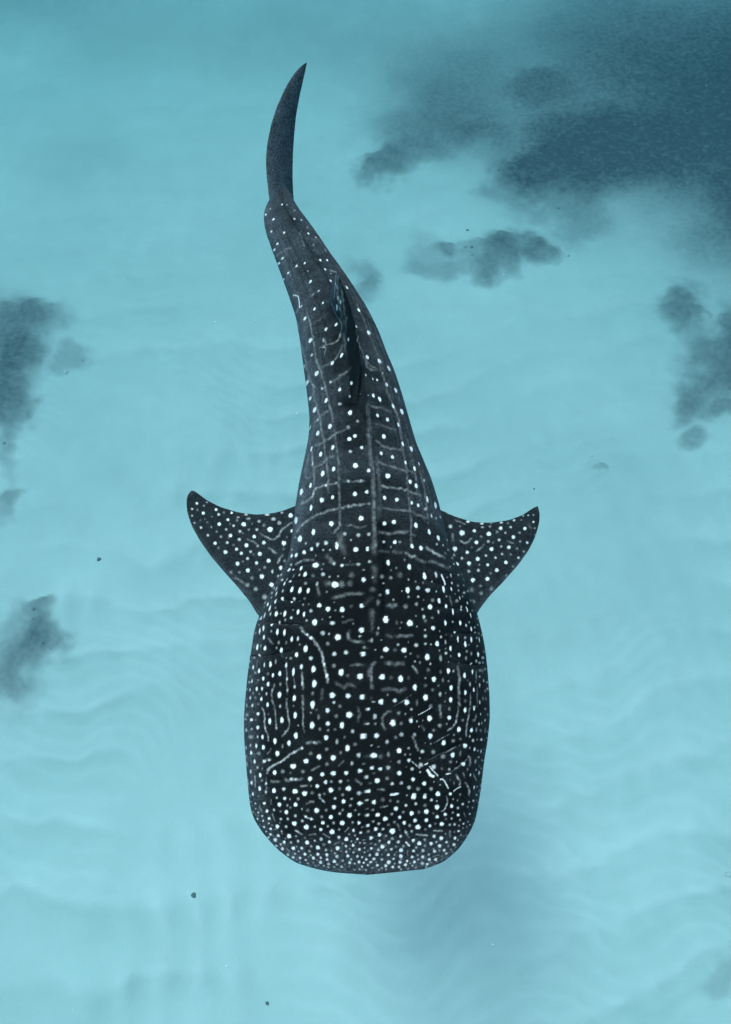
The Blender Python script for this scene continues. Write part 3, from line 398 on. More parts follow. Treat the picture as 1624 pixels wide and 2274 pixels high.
(850, 180, 3.16, """400 520 6 .4,350 918 6 .4,425 1028 9 .35,235 1252 6 .6,310 785 8 .3,430 120 7 .3,300 960 7 .3"""),
]
FIN_MARKS = [
(600, 1600, 2.4985, """170 267 12 .9,230 287 10 .5,255 257 10 .5,310 268 10 .8 1.5,130 315 12 .7,175 322 12 .3,333 320 13 .9,225 350 14 1,130 372 10 .6,355 362 14 .8,465 347 12 .9,587 362 11 .7 1.6,433 405 13 1,400 345 12 .35,765 362 12 .8 2,520 385 10 .5 1.5,605 397 12 .5 1.8,150 433 11 .6,200 410 10 .3,360 443 16 1,482 457 14 .7,510 410 14 .35,567 445 19 1 1.1,697 420 16 .6,890 345 14 .5,820 400 16 .6 1.5,965 370 20 1,205 472 13 .7,258 428 10 .35,293 468 11 .4,418 488 13 .7,535 505 14 .8,610 490 12 .35,678 490 15 .7,740 453 16 .35,790 488 23 1 1.1,868 433 20 .55,L 8 .5 705 520 760 555 820 570 860 545 900 480 980 430,263 538 13 .7,338 507 11 .45,375 550 14 .5,455 540 16 1,530 573 16 .75,657 548 16 1,325 605 15 .9,428 600 14 .8,590 623 18 1,L 8 .4 600 575 650 590 690 630,685 628 14 .6,738 600 16 .9,L 10 .8 785 650 835 685,907 605 20 1,933 552 12 .3,412 680 18 .95,507 655 14 .9,547 690 14 .9,625 677 15 .6,703 695 18 1,355 645 14 .35,515 778 18 .9,600 735 15 .8,676 773 15 .9,778 753 18 1,745 810 14 .4,603 835 18 1,L 9 .7 895 710 850 770,905 655 14 .3,880 813 18 1 .8,810 845 18 .8 .6,720 887 20 1,865 885 15 .6 1.3,803 957 20 1,638 900 18 .3,670 993 20 .5,600 960 20 .4,745 1060 24 .5,978 500 16 1,915 755 14 .4,460 850 16 .3,530 850 16 .3,L 12 .25 500 900 600 960,240 400 9 .3,300 380 9 .3,440 560 10 .3,560 520 10 .3,480 620 12 .35,650 700 12 .3,560 760 12 .3,700 830 12 .3,450 440 9 .3,640 440 10 .35"""),
(1200, 1600, 2.4985, """918 517 24 1,820 463 18 .8,1022 500 15 .9,1145 526 19 1 1.1,1245 478 16 .95,858 652 20 1,1040 598 17 1,1140 590 15 .6,1080 550 14 .35,962 682 15 1,1353 553 16 .95,1450 480 15 .95,1523 425 10 .9,1470 600 13 .8,1168 655 18 1,1232 577 14 .8,1285 517 12 .6,1315 640 16 .95,1050 738 18 1,917 732 13 .8,877 783 16 1,813 775 22 1 .6,977 775 18 1,1120 710 13 .7,1250 632 12 .6,1202 728 13 .8,1257 697 13 .6,1135 788 13 .9,1057 835 15 .8,975 843 16 .6,1065 787 10 .4,1290 768 16 .95,1213 833 17 .9,1395 728 13 .8,1010 918 20 1,1133 907 18 1,1075 965 14 .4,L 8 .8 910 860 922 905,945 1015 18 .8,1080 1028 18 .5,850 850 12 .6,848 895 18 1 .6,L 7 .9 785 685 820 730,L 11 .6 840 530 835 575,L 8 .55 900 580 935 605 970 595 990 565,L 8 .6 1040 675 1085 635,850 705 14 .5,968 422 11 .9 1.5,L 7 .5 860 410 950 445,1085 438 12 .8 1.5,1165 435 12 .4,1250 430 11 .8 1.4,1307 435 10 .4,1358 410 12 .8,1330 468 13 .7,1090 470 10 .5 1.5,1155 465 12 .4,1435 373 8 .7,1478 368 9 .7,1523 365 10 .5,1405 515 13 .5,1215 510 14 .35,L 7 .4 1300 585 1355 605,1410 590 12 .4,1440 675 12 .5,1385 650 12 .35,1535 478 9 .5,1540 535 9 .4,1420 408 8 .4,1385 380 10 .6,L 6 .5 850 370 790 350,1010 1100 22 .4,1000 1000 22 .35,1165 990 20 .3,778 598 14 .9,735 385 14 .9,1295 880 14 .3,1160 860 14 .3,L 6 .25 1480 440 1510 500,900 460 12 .3,1100 620 10 .3,1180 600 10 .3,1000 640 10 .3,1330 700 12 .35,1350 800 12 .3"""),
]
# folds of skin and gill slits: polylines in photograph pixels (2480 wide), with depth in metres
FOLDS = [
 ([(903, 2110), (928, 2116), (965, 2118), (1005, 2118), (1030, 2117)], .012),
 ([(853, 2224), (885, 2225), (915, 2224), (941, 2216), (965, 2212), (988, 2206)], .016),
 ([(993, 1934), (1016, 1921), (1042, 1912), (1078, 1907)], .012),
 ([(985, 1972), (1021, 1963), (1047, 1960), (1073, 1954)], .012),
 ([(944, 2035), (985, 2037), (1027, 2038)], .010),
 ([(1542, 2245), (1576, 2250), (1607, 2255), (1645, 2256)], .018),
 ([(1542, 2146), (1575, 2147), (1610, 2147)], .010),
 ([(1452, 1919), (1498, 1939), (1524, 1945)], .010),
 ([(1457, 1971), (1509, 1985)], .012),
 ([(1473, 2056), (1573, 2063)], .008),
 ([(1462, 2570), (1500, 2550), (1560, 2525)], .008),
 ([(1497, 2635), (1540, 2605), (1590, 2565)], .010),
]
# ------------------------------------------------------------------ the whale shark: one continuous skin
LEFT = [(820, 1943), (740, 1937), (700, 1929), (655, 1915), (615, 1885), (580, 1845), (562, 1815), (556, 1790), (552, 1750), (548, 1700), (544, 1650), (543, 1600), (546, 1560), (552, 1500), (560, 1450), (566, 1410), (578, 1375), (591, 1345), (612, 1310), (632, 1275), (642, 1245), (648, 1210), (652, 1170), (657, 1130), (665, 1080), (676, 1030), (686, 980), (688, 930), (683, 880), (675, 820), (667, 760), (657, 700), (640, 650), (622, 600), (603, 550), (589, 510), (585, 482), (590, 462), (602, 446), (612, 432), (621, 418), (628, 412)]
RGT = [(820, 1943), (880, 1940), (935, 1933), (985, 1915), (1020, 1885), (1043, 1850), (1055, 1825), (1062, 1790), (1068, 1750), (1075, 1690), (1082, 1650), (1087, 1600), (1086, 1550), (1082, 1500), (1078, 1460), (1071, 1420), (1061, 1380), (1050, 1350), (1035, 1310), (1015, 1270), (1001, 1240), (991, 1200), (983, 1165), (975, 1130), (960, 1080), (945, 1045), (926, 1000), (909, 940), (895, 890), (879, 840), (862, 800), (844, 750), (820, 700), (795, 660), (769, 620), (744, 585), (715, 540), (688, 500), (664, 468), (652, 446), (645, 432), (636, 418), (628, 412)]

def curve(pts, n=1600, s=7):
    P = np.array(pts, float); d = np.r_[0, np.cumsum(np.hypot(*np.diff(P, axis=0).T))]
    t = np.linspace(0, d[-1], n)
    return np.stack([gsm(np.interp(t, d, P[:, 0]), s), gsm(np.interp(t, d, P[:, 1]), s)], -1)
cl, cr = curve(LEFT, s=9), curve(RGT, s=9)
WL = at(cl[:, 0], cl[:, 1], 0)[:, :2]; WR = at(cr[:, 0], cr[:, 1], 0)[:, :2]
yf = max(WL[0, 1], WR[0, 1]) * .5 + min(WL[0, 1], WR[0, 1]) * .5
yt = min(WL[-1, 1], WR[-1, 1])
def edge_at(Wc, yy):
    o = np.argsort(Wc[:, 1], kind='stable'); return np.interp(yy, Wc[o, 1], Wc[o, 0])
yy = np.linspace(yf + 0.002, yt - 0.002, 900)
cx = gsm((edge_at(WL, yy) + edge_at(WR, yy)) / 2, 26)
tx = np.gradient(cx, yy); tx = gsm(tx, 30)
T2 = np.stack([tx, np.ones_like(tx)], -1); T2 /= np.linalg.norm(T2, axis=1)[:, None]
# blend: straight sections at the snout and at the very end of the stalk
L2 = np.stack([T2[:, 1], -T2[:, 0]], -1)
Cc = np.stack([cx, yy], -1)
def hit(Wc, c, t, l, sgn):
    r = Wc - c; a = r @ t; q = (r @ l) * sgn
    k = np.where((a[:-1] <= 0) & (a[1:] > 0) & (np.abs(q[:-1]) < 1.6))[0]
    if len(k) == 0: return None
    k = k[np.argmin(np.abs(a[k]))]; f = -a[k] / (a[k + 1] - a[k] + 1e-12)
    return q[k] * (1 - f) + q[k + 1] * f
lw = np.full(len(yy), np.nan); rw = np.full(len(yy), np.nan)
for i in range(len(yy)):
    a = hit(WL, Cc[i], T2[i], L2[i], -1); b = hit(WR, Cc[i], T2[i], L2[i], 1)
    lw[i] = np.nan if a is None else a; rw[i] = np.nan if b is None else b
def fill(w, end):
    w[0] = 0.0 if np.isnan(w[0]) else w[0]
    if np.isnan(w[-1]): w[-1] = end
    ok = ~np.isnan(w); return np.interp(np.arange(len(w)), np.arange(len(w))[ok], w[ok])
lw, rw = fill(lw, .02), fill(rw, .02)
lw = np.clip(lw, .004, None); rw = np.clip(rw, .004, None)
s_arc = np.r_[0, np.cumsum(np.hypot(*np.diff(Cc, axis=0).T))]
LEN = s_arc[-1]
u_ = s_arc / LEN
# heights above and below the widest line
ht = np.interp(s_arc, [0, .05, .15, .35, .7, 1.1, 1.8, 2.4, 3.2, 4.2, 5.0, 5.6, LEN - .12, LEN], [.05, .10, .16, .235, .31, .37, .43, .44, .41, .34, .27, .21, .10, .02])
hb = np.interp(s_arc, [0, .05, .15, .35, .7, 1.1, 1.8, 2.4, 3.2, 4.2, 5.0, 5.6, LEN - .12, LEN], [.05, .11, .17, .24, .32, .40, .50, .52, .46, .36, .27, .21, .10, .02])
ht = gsm(ht, 14) * np.sqrt(np.clip(s_arc / .12, 0, 1)); hb = gsm(hb, 14) * np.sqrt(np.clip(s_arc / .12, 0, 1))
ht = np.maximum(ht, .003); hb = np.maximum(hb, .003)
en = np.interp(u_, [0, .05, .3, .45, .7, 1], [2.5, 2.7, 2.55, 2.25, 2.1, 2.0])

# stations spaced evenly over the skin
w_ = (lw + rw) / 2
ds = np.sqrt(np.diff(s_arc) ** 2 + np.diff(ht) ** 2 + (0.55 * np.diff(w_)) ** 2)
A = np.r_[0, np.cumsum(ds)]
NI = 1180
st = np.interp(np.linspace(0, A[-1], NI), A, s_arc)
def I(a): return np.interp(st, s_arc, a)
LW, RW, HT, HB, EN = I(lw), I(rw), I(ht), I(hb), I(en)
CX, CY = I(Cc[:, 0]), I(Cc[:, 1]); LX, LY = I(L2[:, 0]), I(L2[:, 1])
NJ = 640
nd = int(NJ * .80)
tt = np.concatenate([np.linspace(-15, 195, nd), np.linspace(195, 345, NJ - nd + 2)[1:-1]]) # degrees; 90 = back, 0 = right side
th = np.radians(tt)[None, :]
ct, sn = np.cos(th), np.sin(th)
e = (2 / EN)[:, None]
q = np.sign(ct) * np.abs(ct) ** e
zz = np.sign(sn) * np.abs(sn) ** np.where(sn > 0, e * 1.0, e)
lat = np.where(q > 0, q * RW[:, None], q * LW[:, None])
z = np.where(zz > 0, zz * HT[:, None], zz * HB[:, None])
fr = np.where(q > 0, LW[:, None] + lat, LW[:, None] + lat) / (LW + RW)[:, None]     # 0 left .. 1 right
U = (st / LEN)[:, None]
top = sstep(0.0, .25, sn)
# long ridges down the back and flanks
def ridge(f0, a, w, u0, u1):
    return a * np.exp(-((fr - f0) / w) ** 2) * sstep(u0, u0 + .08, U) * sstep(u1, u1 - .12, U) * top
z = z + ridge(.553, .022, .020, .27, .99) + ridge(.553, .012, .006, .2, .99)
for f0, a in ((.135, .010), (.223, .012), (.308, .013), (.792, .013), (.848, .012), (.92, .010)):
    z = z + ridge(f0, a, .010, .33, .93)
# head: shallow dish over the brain case, soft shoulders
z = z - .018 * np.exp(-((fr - .5) / .13) ** 2) * sstep(.02, .12, U) * sstep(.42, .25, U) * top
Pb = np.stack([CX[:, None] + LX[:, None] * lat, CY[:, None] + LY[:, None] * lat, z], -1)
# gentle unevenness of living skin
ii, jj = np.meshgrid(np.arange(NI), np.arange(NJ), indexing='ij')
Pb[..., 2] += top * .012 * (fbm(Pb[..., 0] * 3.2 + 5, Pb[..., 1] * 2.2, 201) - .5) * sstep(0, .05, U)

def spine_at(v):
    """centre line x for a photograph row"""
    return v

class Patch:
    def __init__(s, name, P, wrap, flip, sub):
        s.name, s.P, s.wrap, s.flip, s.sub = name, P, wrap, flip, sub
        s.n, s.m = P.shape[:2]
        s.px = proj(P.reshape(-1, 3)).reshape(s.n, s.m, 2) / .65484   # photograph pixels (2480 wide)
        s.spot = np.zeros((s.n, s.m)); s.tone = np.zeros((s.n, s.m)); s.belly = np.zeros((s.n, s.m))
        s.jx = vnoise(s.px[..., 0] / 3.4, s.px[..., 1] / 3.4, 301)
        s.jl = vnoise(s.px[..., 0] / 9.0, s.px[..., 1] / 9.0, 303)

def blade(front, rear, fz, rz, n, m, thick, thin, s=6, power=.6, bow=0.0):
    """lens-shaped fin between two edges; edges in photograph grid with real heights"""
    F3 = at(np.array(front)[:, 0], np.array(front)[:, 1], fz); R3 = at(np.array(rear)[:, 0], np.array(rear)[:, 1], rz)
    return blade3(F3, R3, n, m, thick, thin, s, power, bow)

def resample(P3, n, s):
    d = np.r_[0, np.cumsum(np.linalg.norm(np.diff(P3, axis=0), axis=1))]; t = np.linspace(0, d[-1], n)
    return np.stack([gsm(np.interp(t, d, P3[:, k]), s) for k in range(3)], -1)

def blade3(F3, R3, n, m, thick, thin, s=6, power=.6, bow=0.0):
    Fq, Rq = resample(F3, n, s), resample(R3, n, s)
    Fq[-1] = Rq[-1] = (Fq[-1] + Rq[-1]) / 2
    ch = Rq - Fq; sp = np.gradient((Fq + Rq) / 2, axis=0)
    N = np.cross(ch, sp); N /= (np.linalg.norm(N, axis=1)[:, None] + 1e-9)
    N = np.stack([gsm(N[:, k], 8) for k in range(3)], -1); N /= (np.linalg.norm(N, axis=1)[:, None] + 1e-9)
    c = (1 - np.cos(np.linspace(0, math.pi, m))) / 2
    tk = np.interp(np.linspace(0, 1, n), [0, 1], [thick, thin]) * np.clip(np.linalg.norm(ch, axis=1) / .12, 0, 1)
    prof = (np.sqrt(np.clip(c, 0, 1)) * 1.6 * (1 - c) + .04 * np.sin(math.pi * c)) * 0.62
    base = Fq[:, None] + ch[:, None] * c[None, :, None] + N[:, None] * (bow * np.sin(math.pi * c))[None, :, None]
    up = base + N[:, None] * (tk[:, None] * prof[None])[..., None]
    dn = base - N[:, None] * (tk[:, None] * prof[None])[..., None]
    return np.concatenate([up, dn[:, ::-1][:, 1:-1]], 1)       # closed loop round each section

body = Patch('body', Pb, True, False, 6)
lf = blade([(640, 1400), (600, 1384), (574, 1368), (555, 1336), (528, 1303), (500, 1272), (470, 1237), (445, 1202), (426, 1168), (416, 1138), (414, 1112), (418, 1096), (426, 1089)],
           [(740, 1100), (700, 1112), (657, 1123), (635, 1132), (610, 1139), (570, 1143), (530, 1138), (490, 1126), (462, 1112), (444, 1099), (434, 1091), (426, 1089)],
           np.linspace(-.16, -.55, 13), np.linspace(-.12, -.55, 12), 300, 150, .085, .012, 5)
rf = blade([(990, 1410), (1030, 1390), (1052, 1376), (1066, 1352), (1086, 1325), (1116, 1294), (1150, 1256), (1175, 1221), (1190, 1190), (1198, 1160), (1199, 1140), (1195, 1124)],
           [(900, 1100), (940, 1118), (985, 1135), (1010, 1147), (1050, 1159), (1090, 1161), (1130, 1155), (1160, 1144), (1180, 1131), (1188, 1126), (1195, 1124)],
           np.linspace(-.16, -.55, 12), np.linspace(-.12, -.55, 11), 300, 150, .085, .012, 5)
tf_front = [(622, 500), (606, 468), (600, 446), (597, 420), (593, 390), (591, 355), (594, 320), (603, 275), (616, 235), (634, 195), (655, 161), (672, 144), (682, 138)]
tf_rear = [(640, 500), (652, 468), (653, 446), (651, 420), (650, 385), (651, 340), (654, 295), (658, 255), (666, 212), (675, 172), (680, 150), (682, 138)]
zf = np.interp([p[1] for p in tf_front], [138, 446, 500], [1.02, .10, .0]); zr = np.interp([p[1] for p in tf_rear], [138, 446, 500], [1.02, -.12, -.1])
tf = blade(tf_front, tf_rear, zf, zr, 300, 70, .11, .02, 5)
def wpt(u, v, z): return at(u, v, z)
E0 = at(640, 520, -.05); E1 = at(628, 470, -.08)
dr = (E1 - E0) / np.linalg.norm(E1 - E0)
lowf = np.array([E0 + dr * .05, E0 + dr * .15 + [0, 0, -.15], E0 + dr * .22 + [0, 0, -.35], E0 + dr * .30 + [0, 0, -.62]])
lowr = np.array([E0 + dr * .38, E0 + dr * .38 + [0, 0, -.12], E0 + dr * .34 + [0, 0, -.32], E0 + dr * .30 + [0, 0, -.62]])
ll = blade3(lowf, lowr, 60, 30, .07, .012, 3)
# first dorsal fin: ruled between its raised front edge and its foot, free rear tip and hind edge
df_front = [(790, 915), (796, 860), (799, 812), (796, 765), (789, 722), (778, 682), (764, 640), (748, 603)]
df_fz = [.36, .44, .53, .64, .74, .83, .90, .96]
df_rear = [(780, 915), (775, 860), (768, 815), (758, 768), (752, 728), (742, 696), (731, 676), (728, 668), (733, 655), (739, 634), (748, 603)]
df_rz = [.30, .30, .29, .28, .28, .31, .37, .42, .56, .72, .96]
df = blade(df_front, df_rear, df_fz, df_rz, 300, 110, .10, .014, 5)
d2 = blade([(682, 575), (680, 555), (676, 535), (669, 513)], [(668, 572), (664, 548), (661, 530), (669, 513)],
           [.14, .20, .26, .32], [.10, .13, .16, .32], 70, 40, .045, .01, 3)
PATCHES = [body, Patch('pectoral_l', lf, True, False, 5), Patch('pectoral_r', rf, True, True, 5), Patch('tail', tf, True, False, 5),
           Patch('lower_lobe', ll, True, False, 4), Patch('dorsal', df, True, False, 5), Patch('dorsal2', d2, True, False, 4)]

# ---- coarse copy of every surface for finding where a mark lies on the animal
cv, cf, own = [], [], []
for k, p in enumerate(PATCHES):
    i_ = np.unique(np.r_[np.arange(0, p.n, p.sub), p.n - 1]); j_ = np.arange(0, p.m, p.sub)
    sub = p.P[np.ix_(i_, j_)].reshape(-1, 3); F = grid_faces(len(i_), len(j_), True, len(cv) and sum(len(x) for x in cv))
    own += [(k, i_[a // len(j_)], j_[a % len(j_)]) for a in range((len(i_) - 1) * len(j_))]
    cv.append(sub); cf.append(F)
CV = np.concatenate(cv); CF = np.concatenate(cf)
BV = BVHTree.FromPolygons(CV.tolist(), CF.tolist())

def find(x, y, want=None):
    d = Vector(ray(x * .65484, y * .65484)).normalized(); o = Vector(CAM)
    for _ in range(6):
        h, nrm, fi, dist = BV.ray_cast(o, d)
        if h is None: return None
        k, i, j = own[fi]
        if want is None or k in want: break
        o = h + d * .01
    else: return None
    p = PATCHES[k]; w = p.sub * 2 + 2
    I_ = np.arange(max(0, i - w), min(p.n, i + w)); J_ = np.arange(j - w, j + w) % p.m
    q = p.px[np.ix_(I_, J_)] - (x, y); dd = (q ** 2).sum(-1) + 4e3 * ((p.P[np.ix_(I_, J_)] - np.array(h)) ** 2).sum(-1) * 25
    a = np.unravel_index(np.argmin(dd), dd.shape)
    return k, I_[a[0]], J_[a[1]], np.array(h)

def window(p, i, j, rpx, h):
    # grid steps that span rpx photograph pixels, wider across where the skin turns away
    i0 = min(max(i, 2), p.n - 3)
    di = np.linalg.norm(p.px[i0 + 1, j] - p.px[i0 - 1, j]) / 2 + .25; dj = np.linalg.norm(p.px[i0, (j + 1) % p.m] - p.px[i0, j - 1]) / 2 + .25
    a = int(min(rpx / di + 3, 160)); b = int(min(rpx / dj + 3, 60))
    return np.arange(max(0, i - a), min(p.n, i + a + 1)), np.arange(j - b, j + b + 1) % p.m

def paint_spot(x, y, r, b, asp, want):
    f = find(x, y, want)
    if f is None: return
    k, i, j, h = f; p = PATCHES[k]
    I_, J_ = window(p, i, j, r * 1.8, h); ix = np.ix_(I_, J_)
    q = p.px[ix] - (x, y)
    ax = np.array([0, 1.0])
    if k == 0 and asp < .8:
        i0 = min(max(i, 6), p.n - 7); v = p.px[i0 + 5, j] - p.px[i0 - 5, j]; v = v / (np.linalg.norm(v) + 1e-9)
        ax = v if v[1] > 0 else -v
        if abs(ax[0]) > .6: ax = np.array([0, 1.0])
    if k == 0 and y < 1750 and b > .55 and asp <= 1:
        if y < 1280: asp = min(asp, .60)
        ph_ = math.radians(np.interp(y, [700, 1150, 1450, 1750], [48, 30, 20, 8]))
        ax = np.array([math.sin(ph_), -math.cos(ph_)]) if fr[i, j] < .55 else np.array([math.sin(ph_), math.cos(ph_)])
    elif k == 0 and asp > .95 and y < 1800 and y > 1100:
        ax = np.array([0, 1.0])
    pa = q @ ax; pb = q @ np.array([ax[1], -ax[0]])
    ry = r; rx = max(r * asp, 1.6)
    if asp > 1: rx, ry = r * asp, r
    ph = np.arctan2(pb / rx, pa / ry); s1, s2 = (x * 7.13) % 6.28, (y * 3.71) % 6.28
    rag = .93 * (1 + .05 * np.sin(3 * ph + s1) + .05 * np.sin(5 * ph + s2) + .16 * (p.jx[ix] - .5))
    d = np.sqrt((pa / ry) ** 2 + (pb / rx) ** 2) / rag
    dist = np.linalg.norm(p.P[ix] - h, axis=-1)
    if b >= .85: m = sstep(1.12, .80, d) + .07 * sstep(1.9, 1.0, d)
    elif b >= .55: m = sstep(1.35, .35, d) * (.78 + .4 * p.jl[ix])
    else: m = sstep(1.5, .2, d) * (.6 + .7 * p.jl[ix])
    m = np.clip(m, 0, 1) * b * (dist < .35)
    p.spot[ix] = np.maximum(p.spot[ix], m)

def seg_dist(q, a, b):
    ab = b - a; t = np.clip(((q - a) @ ab) / (ab @ ab + 1e-9), 0, 1)
    dv = q - (a + t[..., None] * ab)
    return np.hypot(dv[..., 0], dv[..., 1]), dv, t

def smooth_line(pts):
    P = np.array(pts, float)
    if len(P) < 3: return P
    out = []
    for k in range(len(P) - 1):
        p0, p1, p2, p3 = P[max(k - 1, 0)], P[k], P[k + 1], P[min(k + 2, len(P) - 1)]
        for t in np.linspace(0, 1, 5)[:-1]:
            out.append(.5 * (2 * p1 + (p2 - p0) * t + (2 * p0 - 5 * p1 + 4 * p2 - p3) * t * t + (3 * p1 - p0 - 3 * p2 + p3) * t ** 3))
    return np.array(out + [P[-1]])

LRNG = np.random.default_rng(21)
def paint_line(pts, w, b, want):
    P = smooth_line(pts)
    if b < .85:
        q = [P[0]]
        for a, c in zip(P[:-1], P[1:]):
            k_ = max(1, int(np.linalg.norm(c - a) / 7)); q += [a + (c - a) * t for t in np.linspace(0, 1, k_ + 1)[1:]]
        P = np.array(q); P = P + LRNG.normal(0, min(w * .34, 1.3), P.shape)
    nseg = len(P) - 1; fl = LRNG.uniform(.55, 1.25, nseg)
    for kk, (a, c) in enumerate(zip(P[:-1], P[1:])):
        m_ = (a + c) / 2; f = find(m_[0], m_[1], want)
        if f is None: continue
        k, i, j, h = f; p = PATCHES[k]; ln = np.linalg.norm(c - a)
        I_, J_ = window(p, i, j, ln / 2 + w * 2.2, h); ix = np.ix_(I_, J_)
        d, _, _ = seg_dist(p.px[ix], a, c)
        dist = np.linalg.norm(p.P[ix] - h, axis=-1)
        d = d / w / (1 + .5 * (p.jx[ix] - .5))
        soft = sstep(1.9, .1, d) if b < .85 else sstep(1.3, .6, d)
        m = soft * b * ((.45 + .75 * p.jl[ix]) * fl[kk] * (.55 + .45 * min(1, (kk + .5) / 3, (nseg - kk - .5) / 3)) if b < .85 else 1) * (dist < .5)
        p.spot[ix] = np.maximum(p.spot[ix], np.clip(m, 0, 1))

def parse(block, want):
    ox, oy, sc, txt = block
    for tok in txt.split(','):
        f = tok.split()
        if f[0] == 'L':
            w, b = float(f[1]), float(f[2]); xy = np.array(f[3:], float).reshape(-1, 2) / sc + (ox, oy)
            g_ = ox in (980, 950, 850) and b < .6
            paint_line(xy, w / sc * (1.25 if g_ else .95), b * (.82 if g_ else 1), want)
        else:
            x, y, r, b = map(float, f[:4]); asp = float(f[4]) if len(f) > 4 else 1.0
            paint_spot(ox + x / sc, oy + y / sc, r / sc, b, asp, want)
for blk in MARKS: parse(blk, (0, 3, 5, 6))
for blk in FIN_MARKS: parse(blk, (1, 2))

# faint small flecks between the main spots, denser towards the snout and cheeks
LR = np.random.default_rng(5)
nf = 0
for _ in range(9000):
    y = 1800 + 1150 * LR.random() ** .75; x = LR.uniform(835, 1655)
    f = find(x, y, (0,))
    if f is None: continue
    _, i, j, h = f
    den = .22 + .5 * sstep(2450, 2850, y) + .5 * sstep(.55, .9, abs(fr[i, j] - .5) * 2)
    if LR.random() > den: continue
    I_, J_ = window(body, i, j, 5.0, h)
    if body.spot[np.ix_(I_, J_)].max() > .13: continue
    paint_spot(x, y, LR.uniform(2.4, 4.6) * (1 if y > 2500 else 1.25), LR.uniform(.30, .68), LR.uniform(.6, 1.15), (0,)); nf += 1
print('flecks', nf)

# rows of pale spots carried on round the flanks and under the fins, out of this view
body_side = sstep(.16, .02, sn) * np.ones_like(lat)
g = np.random.default_rng(11)
for i in range(60, NI - 60, 26):
    for j in list(range(0, 50, 15)) + list(range(nd - 50, nd + 10, 15)):
        a = i + g.integers(-7, 8); b = (j + g.integers(-4, 5)) % NJ
        if sn[0, b] > -.02: continue
        I_ = np.arange(max(0, a - 9), min(NI, a + 10)); J_ = np.arange(b - 9, b + 10) % NJ; ix = np.ix_(I_, J_)
        d = np.linalg.norm(Pb[ix] - Pb[a, b], axis=-1) / (.013 + .008 * g.random())
        body.spot[ix] = np.maximum(body.spot[ix], sstep(1.15, .8, d) * .9)

# skin tone, with flank sheen and tail haze painted in: blackest on the head, greyer along the flanks, tail and fin rims
X, Y = body.px[..., 0], body.px[..., 1]
side = np.abs(fr - .53) / .5
t = .0 + .09 * side ** 2 + .50 * np.clip((side - .80) / .2, 0, 1) ** 2
t = t + sstep(.26, .44, U) * (.10 + .20 * side + .50 * side ** 4) + sstep(.6, .95, U) * .24
t = t * (1 - .80 * sstep(.15, .03, np.abs(fr - .43)) * sstep(.38, .5, U) * sstep(.75, .6, U))
t = t + sstep(.045, .0, U) * .55
t = t + .12 * (fbm(X / 60, Y / 60, 401) - .5) + sstep(.26, .44, U) * (.42 * (fbm(fr * 3.2, st[:, None] * 7.5 + .6 * np.abs(fr - .55), 405, 3) - .5) + .10)
body.tone = np.clip(t, 0, 1)
body.belly = sstep(-.30, -.62, sn) * np.ones_like(t)
for p in PATCHES[1:]:
    n, m = p.n, p.m; j = np.arange(m); half = m / 2
    c = np.minimum(j, m - j) / half                     # 0 front edge .. 1 hind edge
    c = c[None] * np.ones((n, 1)); s_ = np.linspace(0, 1, n)[:, None]
    if p.name.startswith('pect'):
        p.tone = .20 + .42 * sstep(.24, .0, c) + .35 * sstep(.9, 1, s_) + .10 * sstep(.8, 1, c)
        under = (j >= half)[None] if p.name == 'pectoral_l' else (j < half)[None]
        p.under = under
    elif p.name == 'tail': p.tone = .95 + .05 * s_ + 0 * c  # water haze over the tail painted in as a paler tone
    elif p.name == 'dorsal': p.tone = .06 + sstep(.35, .95, c) * (.55 + .60 * s_)  # lit hind face and shaded front edge painted into the tone
    else: p.tone = .95 + 0 * c * s_
# which side of each pectoral faces the sea floor
for p in PATCHES[1:3]:
    mid = p.n // 2; zA = p.P[mid, p.m // 4, 2]; zB = p.P[mid, 3 * p.m // 4, 2]
    j = np.arange(p.m); lower = (j >= p.m / 2) if zA > zB else (j < p.m / 2)
    p.belly = np.where(lower[None], .75, 0.) * np.ones((p.n, 1)) * sstep(0, .1, np.minimum(j, p.m - j) / (p.m / 2))[None]
    p.spot[:, lower] *= 0

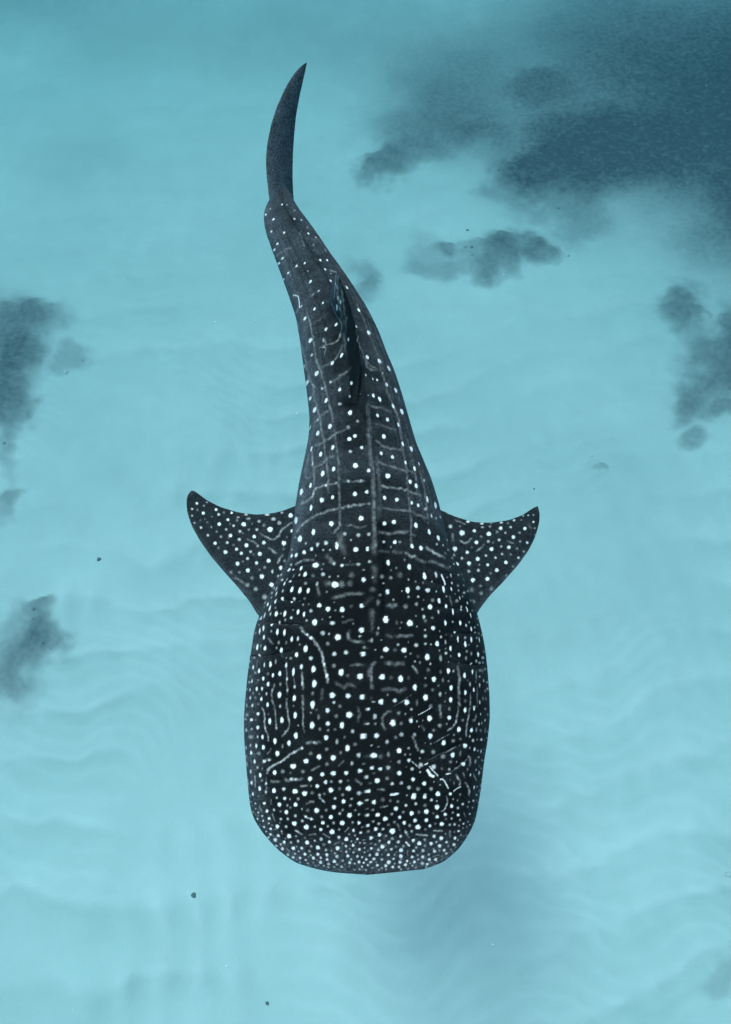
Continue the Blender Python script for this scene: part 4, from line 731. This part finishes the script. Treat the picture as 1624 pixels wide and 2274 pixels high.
# ---- folds and gill slits pressed into the skin
Nb = np.cross(np.gradient(Pb, axis=0), np.gradient(Pb, axis=1)); Nb /= (np.linalg.norm(Nb, axis=-1)[..., None] + 1e-12)
if Nb[NI // 3, nd // 2, 2] < 0: Nb = -Nb
disp = np.zeros((NI, NJ))
vis = sn[0] > -.05
for pts, dep in FOLDS:
    P = smooth_line(pts)
    x0, y0 = P.min(0) - 45; x1, y1 = P.max(0) + 45
    rows = np.where(((body.px[..., 0] > x0) & (body.px[..., 0] < x1) & (body.px[..., 1] > y0) & (body.px[..., 1] < y1) & vis[None]).any(1))[0]
    cols = np.where(((body.px[..., 0] > x0) & (body.px[..., 0] < x1) & (body.px[..., 1] > y0) & (body.px[..., 1] < y1) & vis[None]).any(0))[0]
    if len(rows) == 0: continue
    ix = np.ix_(np.arange(rows[0], rows[-1] + 1), np.arange(cols[0], cols[-1] + 1)); q_ = body.px[ix]
    best = np.full(q_.shape[:2], 1e9); sgn = np.zeros(q_.shape[:2])
    for a, c in zip(P[:-1], P[1:]):
        d, dv, _ = seg_dist(q_, a, c); k = d < best
        best = np.where(k, d, best); sgn = np.where(k, np.sign(dv[..., 1]), sgn)
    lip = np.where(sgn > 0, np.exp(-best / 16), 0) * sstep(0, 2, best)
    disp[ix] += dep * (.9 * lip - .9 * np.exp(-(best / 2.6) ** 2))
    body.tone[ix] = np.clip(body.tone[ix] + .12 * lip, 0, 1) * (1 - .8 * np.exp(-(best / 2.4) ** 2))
Pb += Nb * (disp * sstep(.05, .42, sn))[..., None]

V, F, a1, a2, a3 = [], [], [], [], []
base = 0
for p in PATCHES:
    n, m = p.n, p.m
    f = grid_faces(n, m, True, base)
    v = p.P.reshape(-1, 3)
    # outward facing check
    c0 = v.mean(0); mi = f[len(f) // 2]; nn = np.cross(v[mi[1] - base] - v[mi[0] - base], v[mi[3] - base] - v[mi[0] - base])
    ring = p.P[(mi[0] - base) // m].mean(0)
    if nn @ (v[mi[0] - base] - ring) < 0: f = f[:, ::-1]
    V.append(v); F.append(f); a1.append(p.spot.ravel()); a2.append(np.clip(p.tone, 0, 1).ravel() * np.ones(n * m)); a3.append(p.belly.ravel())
    base += n * m
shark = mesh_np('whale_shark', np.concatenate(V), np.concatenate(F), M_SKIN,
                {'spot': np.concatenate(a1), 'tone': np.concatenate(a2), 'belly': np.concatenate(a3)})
tag(shark, 'dark whale shark covered in white spots swimming over pale sand, seen from above', 'shark')

# small eyes low on the sides of the head
i_eye = int(np.argmin(np.abs(st - .75)))
for j_eye, sg in ((int(np.argmin(np.abs(tt + 14))), 1), (int(np.argmin(np.abs(tt - 194))), -1)):
    Ve, Fe = lump(.032, 77, 16, 20); Ve = Ve * (.7, 1.2, 1.5)
    oe = mesh_np('eye', Ve, Fe[:, ::-1], M_EYE, parent=shark)
    oe.location = Pb[i_eye, j_eye] - Nb[i_eye, j_eye] * .016
